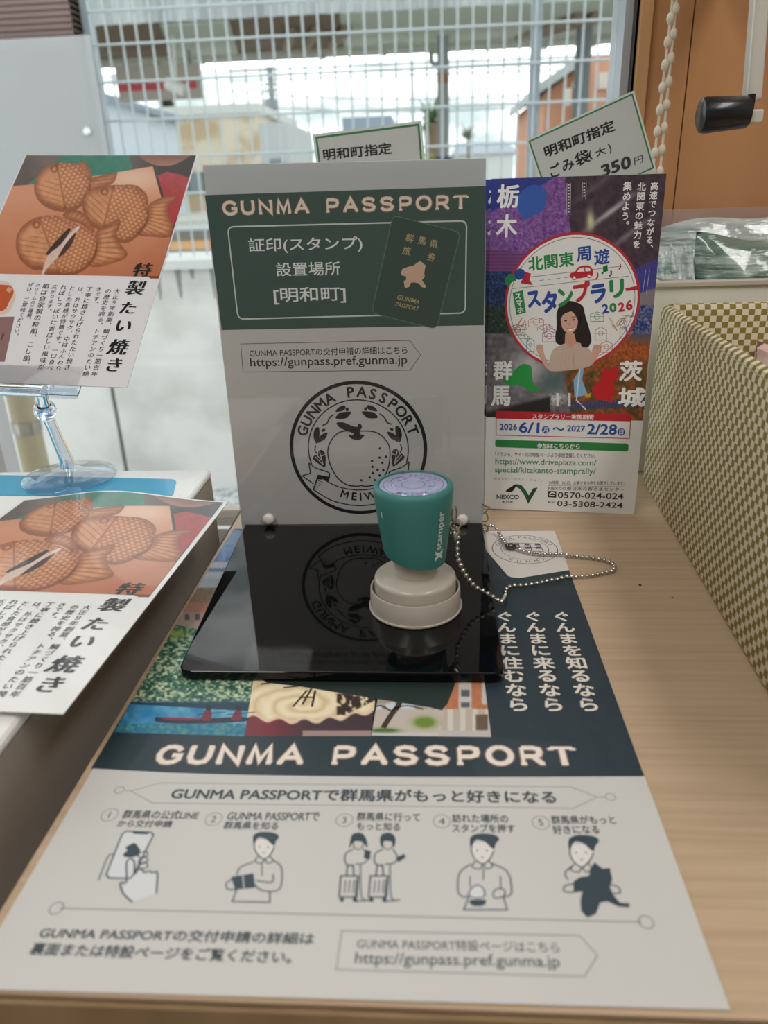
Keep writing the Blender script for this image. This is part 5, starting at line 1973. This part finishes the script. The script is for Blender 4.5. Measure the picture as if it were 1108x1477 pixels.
b.lathe([(.0163, .0002), (.0158, .0010), (.0135, .0019), (.0100, .0025), (.0050, .0029), (.0005, .0030)], (cx, cy, zc), clear('clear lens', 'f4f6ff', .06), 48)
b.build('lens', stamp)

# ================================================================== BALL CHAIN
steel = mat('nickel steel', 'c9c5be', .18, 1.0)
chain = thing('ball_chain', (.11, .26, .0015), 'silver ball chain looping from the stamp across the leaflet to the holder', 'chain')
fa = lambda x, y: (480+x/2.518, 660+y/2.518)
fb = lambda x, y: (660+x/4.617, 700+y/4.617)
path = []
for x, y in ((455, 290), (452, 330), (455, 365), (468, 395), (480, 420), (497, 445), (520, 470), (545, 483), (568, 497), (590, 510), (612, 523)):
    p = bk(*fa(x, y), .2005)
    zmin = BT+.0012 if p[0] < .0575 else .0026
    if p[2] < zmin:
        p = tab(*fa(x, y), zmin)
    path.append(p)
tb = [(300, 768), (318, 735), (322, 700), (340, 680), (370, 669), (410, 668), (455, 665), (495, 660), (535, 652), (575, 645), (615, 633), (660, 628), (700, 615), (740, 607), (785, 610),
      (825, 607), (870, 603), (910, 598), (955, 588), (990, 580), (1030, 570), (1047, 545), (1030, 520), (1000, 505), (960, 493), (920, 487), (880, 482), (835, 480), (790, 473),
      (750, 465), (705, 460), (660, 458), (620, 458), (575, 458), (530, 455), (490, 450), (450, 440), (405, 425)]
for x, y in tb[1:]:
    path.append(tab(*fb(x, y), .0024 if x < 760 else .0013))
path2 = [tab(*fb(x, y), z) for x, y, z in ((325, 395, .0028), (305, 368, .0028), (285, 335, .003), (270, 300, .0045), (240, 272, .007), (202, 266, .0095))]


def resample(P, d):
    P = spl(P, False, 8)
    out = [P[0]]
    acc = 0.0
    for i in range(1, len(P)):
        a, c = P[i-1], P[i]
        L_ = np.linalg.norm(c-a)
        while acc+L_ >= d:
            t = (d-acc)/L_
            a = a+(c-a)*t
            out.append(a)
            L_ = np.linalg.norm(c-a)
            acc = 0.0
        acc += L_
    return out


b = MB()
for P in (path, path2):
    R_ = resample(P, .0031)
    for p in R_:
        b.ball(p, .00125, steel, 12, 8)
    b.tube(R_, .0003, steel, 5)
b.build('beads', chain)
b = MB()      # connector
c1, c2 = tab(*fb(318, 402), .0032), tab(*fb(392, 412), .0032)
dm = mat('dark nickel', '6a6866', .3, 1.0)
b.tube([c1, c1+(c2-c1)*.2, c1+(c2-c1)*.35, c1+(c2-c1)*.65, c1+(c2-c1)*.8, c2], [.0010, .0020, .0015, .0015, .0021, .0010], dm, 10)
b.ball(c1+(c2-c1)*.5, .0023, dm, 10, 6)
b.build('connector', chain)


def ringm(b_, c, r, w, n, ax, mt=steel, sx=1.0):
    ax = unit(ax)
    x = unit(np.cross(ax, (0, 0, 1) if abs(ax[2]) < .9 else (1, 0, 0)))
    y = np.cross(ax, x)
    b_.tube([np.asarray(c)+r*(math.cos(2*math.pi*i/n)*x+sx*math.sin(2*math.pi*i/n)*y) for i in range(n)], w, mt, 6, True)


# clasp on the stamp side
b = MB()
q0, q1, q2 = bk(655, 732, .2), bk(656.5, 752, .2), bk(655, 766, .2)
ringm(b, (q0+q1)/2, .0024, .0005, 16, (.9, -.5, 0), sx=1.7)
ringm(b, q1-np.array([0, 0, .0016]), .0026, .0006, 18, (.2, -1, .1))
ringm(b, q2, .0022, .0009, 18, (-.3, -1, .2))
b.ball(q2-np.array([0, 0, .0012]), .0016, steel)
b.tube([q2-np.array([0, 0, .002]), q2-np.array([-.0006, 0, .0045]), path[0]], [.0014, .0010, .0005], steel, 8)
b.build('swivel_clasp', chain)
# hook through the holder
b = MB()
h0 = hit(703, 735, SO-SN*.001, SN)
e1 = [hit(x, y, SO, SN)-SN*d for x, y, d in ((692, 727, .0035), (700, 728, -.0028), (706, 732, -.001), (698, 740, .0), (692, 745, .001), (700, 741, .002), (704, 747, .001), (702, 752, 0), (696, 752, .0))]
b.tube(spl(e1, False, 5), .00045, mat('brass tinted wire', 'a8977c', .25, 1.0), 6)
ringm(b, hit(698.5, 763, SO+SN*.002, SN), .0026, .0007, 18, (.3, -1, .2))
b.ball(hit(698.5, 764.5, SO+SN*.003, SN), .0013, steel)
b.build('hook', chain)

# ================================================================== FLYERS
fs_, fout = flyer_print()
f1 = fs_.build('flyer', None, fout, 'e4e4e2', .0003, (FO, FU, FV))
tag(f1, 'colourful stamp rally flyer with a round white badge standing in front of its twin', 'flyer', 'stamp rally flyers')
N_ = np.cross(FU, FV)
O2 = FO-N_*.0035-FU*.0052+FV*.0
f2 = fs_.build('flyer', None, fout, 'e4e4e2', .0003, (O2, FU, FV))
tag(f2, 'second flyer mostly hidden, its left edge showing beside the front flyer', 'flyer', 'stamp rally flyers')
# plain stand that carries them
t = thing('flyer_rack', (.11, .36, 0), 'small clear rack hidden behind the stamp rally flyers', 'rack')
b = MB()
Q = [FO-N_*.0062+FU*(.002)+FV*.001, FO-N_*.0062+FU*.09+FV*.001, FO-N_*.0062+FU*.09+FV*.15, FO-N_*.0062+FU*.002+FV*.15]
b.slab(Q, N_, .002, mat('pale acrylic', 'c4cccc', .3))
b.build('back_plate', t)
b = MB()
c = FO-N_*.02+FU*.046
b.tube([c+FV*.12-N_*-.0125, c*np.array([1, 1, 0])+np.array([.004, .045, .001])], .002, mat('pale acrylic', 'c4cccc', .3), 8)
b.build('strut', t)

# ================================================================== PRICE CARDS
for kind, lb in ((0, 'small green-bordered price card standing upright behind the acrylic holder'), (1, 'tilted green-bordered price card reading 350 yen behind the flyers')):
    cs_, q = card_print(kind)
    o = cs_.build('price_card', None, q, 'd6dcd8', .0006, (cs_.O, cs_.U, cs_.V))
    tag(o, lb, 'price card', 'price cards by the window')
    cen = cs_.O+cs_.U*((q[1][0]+q[2][0])/2)+cs_.V*((q[1][1]+q[2][1])/2)
    low = min(q[1][1], q[2][1])
    t = thing('card_stand', (cen[0], .458, 0), 'plain clip stand behind the '+('upright' if kind == 0 else 'tilted')+' price card', 'clip stand', 'price card stands')
    b = MB()
    b.lathe([(.022, 0), (.022, .002), (.005, .004)], (cen[0], .462, 0), mat('pale acrylic', 'c4cccc', .3), 24)
    b.build('base', t)
    b = MB()
    b.tube([(cen[0], .462, .003), (cen[0], .462, cen[2]+.012)], .002, mat('pale acrylic', 'c4cccc', .3), 8)
    b.build('rod', t)
    b = MB()
    b.box((cen[0]-.008, .4528, cen[2]+.002), (cen[0]+.008, .4620, cen[2]+.016), mat('pale acrylic', 'c4cccc', .3))
    b.build('clip', t)

# ================================================================== CHECKED BASKET
m = mat('checked cloth', 'd8cdb4', .8)
nt_ = m.node_tree
tcn = nt_.nodes.new('ShaderNodeTexCoord')
mpn = nt_.nodes.new('ShaderNodeMapping')
mpn.inputs['Location'].default_value = (.00073, .00081, .00077)
chk = nt_.nodes.new('ShaderNodeTexChecker')
chk.inputs['Scale'].default_value = 1/.0039
chk.inputs['Color1'].default_value = S(228, 216, 190)
chk.inputs['Color2'].default_value = S(140, 124, 60)
nzn = nt_.nodes.new('ShaderNodeTexNoise')
nzn.inputs['Scale'].default_value = 900
mxn = nt_.nodes.new('ShaderNodeMixRGB')
mxn.blend_type = 'MULTIPLY'
mxn.inputs['Fac'].default_value = .2
bpn = nt_.nodes.new('ShaderNodeBump')
bpn.inputs['Strength'].default_value = .3
bpn.inputs['Distance'].default_value = .0006
nt_.links.new(tcn.outputs['Object'], mpn.inputs['Vector'])
nt_.links.new(mpn.outputs['Vector'], chk.inputs['Vector'])
nt_.links.new(tcn.outputs['Object'], nzn.inputs['Vector'])
nt_.links.new(chk.outputs['Color'], mxn.inputs['Color1'])
nt_.links.new(nzn.outputs['Color'], mxn.inputs['Color2'])
nt_.links.new(mxn.outputs['Color'], nt_.nodes['Principled BSDF'].inputs['Base Color'])
nt_.links.new(nzn.outputs['Fac'], bpn.inputs['Height'])
nt_.links.new(bpn.outputs['Normal'], nt_.nodes['Principled BSDF'].inputs['Normal'])
A, Bq = tab(926, 690), tab(1108, 1000)
dirb = unit(A-Bq)                               # towards the back
yaw = math.atan2(-dirb[0], dirb[1])
BL_, BW_, BH_ = .345, .30, bk(948, 437, A[1])[2]


def rrect(x0, y0, x1, y1, r, n=6):
    out = []
    for cx_, cy_, a in ((x1-r, y1-r, 0), (x0+r, y1-r, 90), (x0+r, y0+r, 180), (x1-r, y0+r, 270)):
        for q in range(n+1):
            t = math.radians(a+90*q/n)
            out.append((cx_+r*math.cos(t), cy_+r*math.sin(t)))
    return out


b = MB()
T_ = .009
lv = []
for ins, z in ((0.002, 0), (0, .004), (0, BH_*.5), (.0005, BH_-.005), (.0018, BH_-.0014), (.0045, BH_), (.0072, BH_-.0014), (T_, BH_-.005), (T_, .008)):
    lv.append([(x, y, z) for x, y in rrect(ins, -BL_+ins, BW_-ins, -ins, .012-min(ins, .006))])
n = len(lv[0])
vs = [p for L_ in lv for p in L_]
fs = []
for k in range(len(lv)-1):
    for j in range(n):
        fs.append((k*n+j, k*n+(j+1) % n, (k+1)*n+(j+1) % n, (k+1)*n+j))
fs.append(tuple(range(n-1, -1, -1)))
fs.append(tuple(range((len(lv)-1)*n, len(lv)*n)))
b.add(vs, fs, m, True)
bas = b.build('basket')
loc = bas.location.copy()
bas.rotation_euler.z = yaw
Rz = Matrix.Rotation(yaw, 4, 'Z')
bas.location = Vector((A[0]-.002, A[1], 0))+(Rz @ loc)
tag(bas, 'open basket covered in green and cream checked cloth at the right edge', 'basket')


def crumple(name, lo, hi, nx, nz, mt, seed, lump, parent=None, depth=.03, top=None):
    """soft folded bag: a bulging creased front with a closed back"""
    rs_ = random.Random(seed)
    ph = [(rs_.uniform(20, 130), rs_.uniform(30, 220), rs_.uniform(0, 6.28), rs_.uniform(.2, 1)) for _ in range(14)]
    b_ = MB()
    vs, fs = [], []
    for side in (0, 1):
        for j in range(nz+1):
            for i in range(nx+1):
                u, v = i/nx, j/nz
                edge = (min(u, 1-u, .08)/.08)**.5*(min(v, 1-v, .16)/.16)**.5
                w = sum(a*(1-abs(math.sin(fx*u*(hi[0]-lo[0])+fz*v*(hi[2]-lo[2])+p))) for fx, fz, p, a in ph)/7
                zz = lo[2]+(hi[2]-lo[2])*v*(1+(.022*math.sin(u*13+seed)+.016*math.sin(u*31+seed)) * v)
                x = lo[0]+(hi[0]-lo[0])*u
                ym = (lo[1]+hi[1])/2
                d = edge*(depth+lump*w)
                y = ym-d if side == 0 else ym+edge*depth
                vs.append((x, y+(.5-v)*-(hi[1]-lo[1])*.5, zz))
    K_ = (nx+1)*(nz+1)
    for j in range(nz):
        for i in range(nx):
            a = j*(nx+1)+i
            fs.append((a, a+1, a+nx+2, a+nx+1))
            fs.append((a+K_, a+K_+nx+1, a+K_+nx+2, a+K_+1))
    b_.add(vs, fs, mt, True)
    return b_


pinkm = mat('pink film', 'd8a8a4', .25, coat=.6, noise=((60, 60, 60), 'e6cfc8', .4, .6))
q = tab(1110, 520, .095)
b = crumple('pink_bag', (q[0]+.004, q[1]-.02, .012), (q[0]+.15, q[1]+.05, BH_-.024), 30, 20, pinkm, 9, .008, None, .035)
tag(b.build('pink_bag'), 'pink plastic bag inside the checked basket', 'bag')

# ================================================================== WHITE TRAY AND BAGS
fy_ = .404
zr1, zr0 = bk(1000, 405, fy_)[2], bk(1000, 414, fy_)[2]
tx0 = bk(943, 420, fy_)[0]
wt = mat('cream plastic', 'eae8da', .4)
tray = thing('storage_box', (tx0+.2, .45, 0), 'cream white storage box behind the checked basket holding bag packs', 'box')
b = MB()
x1_ = tx0+.45
for lo, hi in (((tx0, fy_, 0), (x1_, fy_+.004, zr0)), ((tx0, .490, 0), (x1_, .494, zr0)), ((tx0, fy_+.004, 0), (tx0+.004, .490, zr0)), ((x1_-.004, fy_+.004, 0), (x1_, .490, zr0)), ((tx0+.004, fy_+.004, 0), (x1_-.004, .490, .004))):
    b.box(lo, hi, wt)
b.build('body', tray)
b = MB()
for lo, hi in (((tx0-.002, fy_-.002, zr0), (x1_+.002, fy_+.006, zr1)), ((tx0-.002, .488, zr0), (x1_+.002, .4955, zr1)), ((tx0-.002, fy_+.006, zr0), (tx0+.006, .488, zr1)), ((x1_-.006, fy_+.006, zr0), (x1_+.002, .488, zr1))):
    b.box(lo, hi, mat('cream rim', 'c6beae', .4))
b.build('rim', tray, bevel=.001)
bagm = mat('bag film', 'b9c4c0', .12, coat=1.0, noise=((26, 26, 90), '5d7a6e', .46, .58), bump=((28, 30, 230), .9, .005))
bagg = mat('bag film dark', '6c8478', .12, coat=1.0, noise=((30, 26, 60), 'a9bab2', .46, .60), bump=((28, 30, 230), .9, .005))
bx0, bx1 = tx0-.004, tx0+.43
ztop = bk(1000, 322, .45)[2]
zlow, zmid = bk(1000, 362, .425)[2], bk(1000, 347, .425)[2]
xm = bk(1000, 370, .43)[0]
b = crumple('bag_pack', (bx0+.012, .412, .02), (xm, .440, zlow), 46, 40, bagm, 3, .006, None, .014)
tag(b.build('bag_pack'), 'folded grey-green bag pack at the left end of the storage box', 'bag pack', 'bag packs in the storage box')
b = crumple('bag_pack', (xm+.001, .412, .02), (bx1-.01, .440, zmid), 90, 40, bagg, 8, .007, None, .014)
tag(b.build('bag_pack'), 'dark green printed bag pack in the storage box, right of the grey-green one', 'bag pack', 'bag packs in the storage box')
b = crumple('clear_bag', (bx0+.01, .452, .02), (bx1-.006, .478, ztop), 80, 50, mat('clear bag film', 'ccd4d2', .1, coat=1.0, noise=((12, 12, 60), '94a49e', .45, .6), bump=((30, 30, 140), 1.0, .006)), 5, .006, None, .009)
tag(b.build('clear_bag'), 'shiny crumpled clear bag standing behind the bag packs', 'bag')
zf = bk(1000, 301, .484)[2]
b = MB()
b.box((bx0+.012, .4835, .02), (bx1, .4842, zf), clear('pinkish film', 'fff4f0', .06, .1, ('cfc4be', .35)))
tag(b.build('film_sheet'), 'thin see-through film sheet standing against the wood wall behind the bags', 'film')

# ================================================================== BLIND CHAIN AND CRANK LEVER
ivory = mat('ivory plastic', 'e6dccb', .4)
cy_ = .462
bc = thing('blind_chain', (bk(955, 120, cy_)[0], cy_, .16), 'white beaded blind chain hanging in front of the orange wood panel', 'chain')
A1, A2 = bk(970.5, 0, cy_), bk(944, 228, cy_)
C1, C2 = bk(976, 0, cy_), bk(952.5, 245, cy_)
L1 = [A1+(A1-A2)*1.6, A1, A2, A2+(A2-A1)*.25]
L2 = [C1+(C1-C2)*1.6, C1, C2, C2+(C2-C1)*.15]
low = (L1[-1]+L2[-1])/2+np.array([0, 0, -.012])
loop = [L1[0]]+[L1[0]+(L1[-1]-L1[0])*i/40 for i in range(1, 41)]+[low+np.array([-.003, 0, .002]), low, low+np.array([.003, 0, .002])]+[L2[-1]+(L2[0]-L2[-1])*i/40 for i in range(41)]
b = MB()
b.tube(loop, .0009, ivory, 6)
b.build('cord', bc)
b = MB()
acc = 0
for i in range(1, len(loop)):
    d = np.linalg.norm(loop[i]-loop[i-1])
    acc += d
    if acc >= .0118:
        acc = 0
        b.ball(loop[i], .0026, ivory, 12, 8, (1, 1, 1.45))
b.build('beads', bc)
b = MB()
b.box((min(L1[0][0], L2[0][0])-.03, cy_-.02, L1[0][2]-.01), (max(L1[0][0], L2[0][0])+.02, WY-.007, L1[0][2]+.05), ivory)
b.build('pulley_box', bc)

ly = .40
lev = thing('crank_lever', (bk(1085, 100, ly)[0], ly, bk(1085, 165, ly)[2]), 'white crank lever with a black grip on the orange wood wall, top right corner', 'lever')
lvm = mat('lever white', 'd8d6ce', .35, .1)
g0, g1 = bk(1010, 167, ly), bk(1079, 161.5, ly)
b = MB()
dg = unit(g1-g0)
b.tube([g0-dg*.0008, g0+dg*.0004, g0+dg*.003, g1-dg*.001, g1], [.0070, .0096, .0103, .0090, .0084], mat('black grip', '14161a', .3, coat=.3), 28)
b.build('grip', lev)
k1, k2 = bk(1079, 168, ly), bk(1097, 169, ly)
b = MB()
b.box((g1[0]-.002, ly-.005, k1[2]-.004), (k2[0], ly+.005, k1[2]+.0035), lvm)
b.build('grip_end', lev, bevel=.001)
b = MB()
b.box((g1[0]-.001, ly-.004, k1[2]+.0035), (k2[0]-.006, ly+.004, k1[2]+.012), mat('black grip', '14161a', .3, coat=.3))
b.build('pivot', lev)
s0, s1, s2, s3 = bk(1078, 150, ly), bk(1101, 144, ly), bk(1112, 0, ly), bk(1090, 0, ly)
up_ = (s3-s0)*2.0
b = MB()
b.slab([s0, s1, s1+(s2-s1)*2.6, s0+(s3-s0)*2.6], (0, -1, 0), .012, lvm)
b.build('arm', lev, bevel=.0025)
b = MB()
e = s0+(s3-s0)*2.6
b.box((e[0]-.005, ly, e[2]-.03), (e[0]+.03, WY, e[2]), lvm)
b.build('wall_bracket', lev)

# ================================================================== FRIDGE AND ITS THINGS
FX = -.125
fc, fb2 = hit(306, 680, (FX, 0, 0), (1, 0, 0)), hit(33, 1020, (FX, 0, 0), (1, 0, 0))
FT = (fc[2]+fb2[2])/2
FB_ = fc[1]
leather = mat('embossed white enamel', 'eeeeec', .35, spec=.5, bump=((330, 330, 330), .5, .0012))
fr = thing('small_fridge', (-.4, .12, FZ), 'low white fridge with an embossed top standing left of the counter', 'fridge')
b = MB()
b.box((-.72, -.10, FZ), (FX-.001, FB_-.001, FT-.006), mat('shaded fridge side', 'a39a90', .5, spec=.4, bump=((330, 330, 330), .3, .0008)))  # shade on the fridge's side is put into this darker taupe
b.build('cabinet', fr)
b = MB()
b.box((-.72, -.10, FT-.006), (FX, FB_, FT), leather)
b.build('top_panel', fr, bevel=.003)
b = MB()
b.box((-.72, -.145, FZ+.05), (FX, -.104, FT-.004), leather)
hd = b.build('door', fr, bevel=.006)
b = MB()
b.box((-.69, -.165, FT-.25), (-.67, -.145, FT-.05), mat('lever white', 'd8d6ce', .35, .1))
b.build('door_handle', hd)
zz = FT+.0004
bl = mat('blue laminate', '0a9cc6', .3, coat=.25)
Q = [tab(255, 691, zz), tab(249, 716, zz), tab(-260, 712, zz), tab(-260, 679, zz)]
b = MB()
b.slab(rcorner(Q, [.006, .006, .002, .002])[::-1], (0, 0, 1), .0005, bl)
o = b.build('blue_card')
tag(o, 'bright blue laminated card lying on the white fridge under the clip stand', 'card')
# lower poster
ts_, tout = fish_print()
zp_ = FT+.0032
TRp, BRp = tab(322.5, 726, zp_), tab(87, 1023, zp_)
V2 = unit(TRp-BRp)
k_ = np.linalg.norm(TRp-BRp)/PH_
U2 = np.array([V2[1], -V2[0], 0])
O3 = TRp-U2*PW_-V2*PH_
print('POSTER', PW_, PH_, k_, FT, FB_)


def pwarp(u, v):
    t, w = u/PW_, v/PH_
    return .0075*math.exp(-((t-.45)/.35)**2)*max(0, w-.45)**1.2/.5+.0012*math.sin(w*5)*(1-t)


p2o = ts_.build('poster', None, [(-.0018, PH_+.0015), (-.0018, -.0018), (PW_+.0024, -.0018), (PW_+.0024, PH_+.0015)], 'e6e6e4', .0005, (O3, U2, V2), pwarp, (60, 90), 5)
tag(p2o, 'laminated fish-shaped cake poster lying on top of the white fridge', 'poster', 'fish cake posters')
p1o = ts_.build('poster', None, [(-.001, PH_+.0003), (-.001, -.001), (PW_+.0008, -.001), (PW_+.0008, PH_+.0003)], 'dcdce0', .0005, (PO_, pd2, PV_))
tag(p1o, 'laminated fish-shaped cake poster tilted up in the clear clip stand', 'poster', 'fish cake posters')
# clip stand
cl = mat('clear acrylic solid', 'eef4ff', .03, trans=1.0, ior=1.47)
dc = tab(100, 684, FT+.004)
zb = FT+.0012
st = thing('clip_stand', (dc[0], dc[1], zb), 'clear acrylic clip stand with a round foot on the white fridge', 'clip stand')
b = MB()
b.lathe([(.030, 0), (.0305, .0015), (.029, .003), (.022, .0048), (.010, .0066), (.006, .0085)], (dc[0], dc[1], zb), clear('clear foot', 'f2f6fa', .06), 48)
b.build('foot', st)
PN_ = np.cross(pd2, PV_)


def onp(px, py, off=0.0):
    return hit(px, py, PO_, PNN)+PN_*off


bj = bk(65, 592, dc[1]-.012)
b = MB()
b.tube([np.array([dc[0], dc[1], zb+.008]), dc*0+np.array([dc[0], dc[1], zb+.014]), (np.array([dc[0], dc[1], zb+.014])*.3+bj*.7), bj], [.0052, .0046, .0036, .0042], cl, 16)
b.build('stem', st)
b = MB()
b.ball(bj, .0070, cl, 20, 14)
b.build('ball_joint', st)
jaw = onp(48, 540)
b = MB()
b.tube([bj, bj*.5+jaw*.5-PN_*.004, jaw-PN_*.006], [.0040, .0034, .0050], cl, 14)
b.ball(jaw-PN_*.009, .0062, cl, 16, 10, (1.6, 1, .8))
b.build('swivel', st)
u0, v0 = [(onp(-55, 520)-PO_) @ e for e in (pd2, PV_)]
u1 = (onp(118, 540)-PO_) @ pd2
for off, nm, top_ in ((.0012, 'jaw', .0125), (-.0026, 'jaw', .010)):
    b = MB()
    Q = [PO_+pd2*a+PV_*c+PN_*off for a, c in ((u0, -.006), (u1, -.006), (u1, top_), (u0, top_))]
    b.slab(Q, PN_, .0012, cl if off < 0 else clear('clear jaw', 'ffffff', .02))
    b.build(nm, st, bevel=.0004)
b = MB()
Q = [PO_+pd2*a+PV_*c+PN_*.0014 for a, c in ((u0, -.008), (u1, -.008), (u1, -.0035), (u0, -.0035))]
b.slab(Q, PN_, .0052, clear('clear foot', 'f2f6fa', .06))
b.tube([PO_+pd2*(u0*.45+u1*.55+d)-PV_*.006+PN_*.0 for d in (-.012, .016)], .0034, cl, 12)
b.build('hinge', st, bevel=.0005)

# leftovers of the lettering helper
bpy.data.objects.remove(_fo)
bpy.data.curves.remove(_fc)
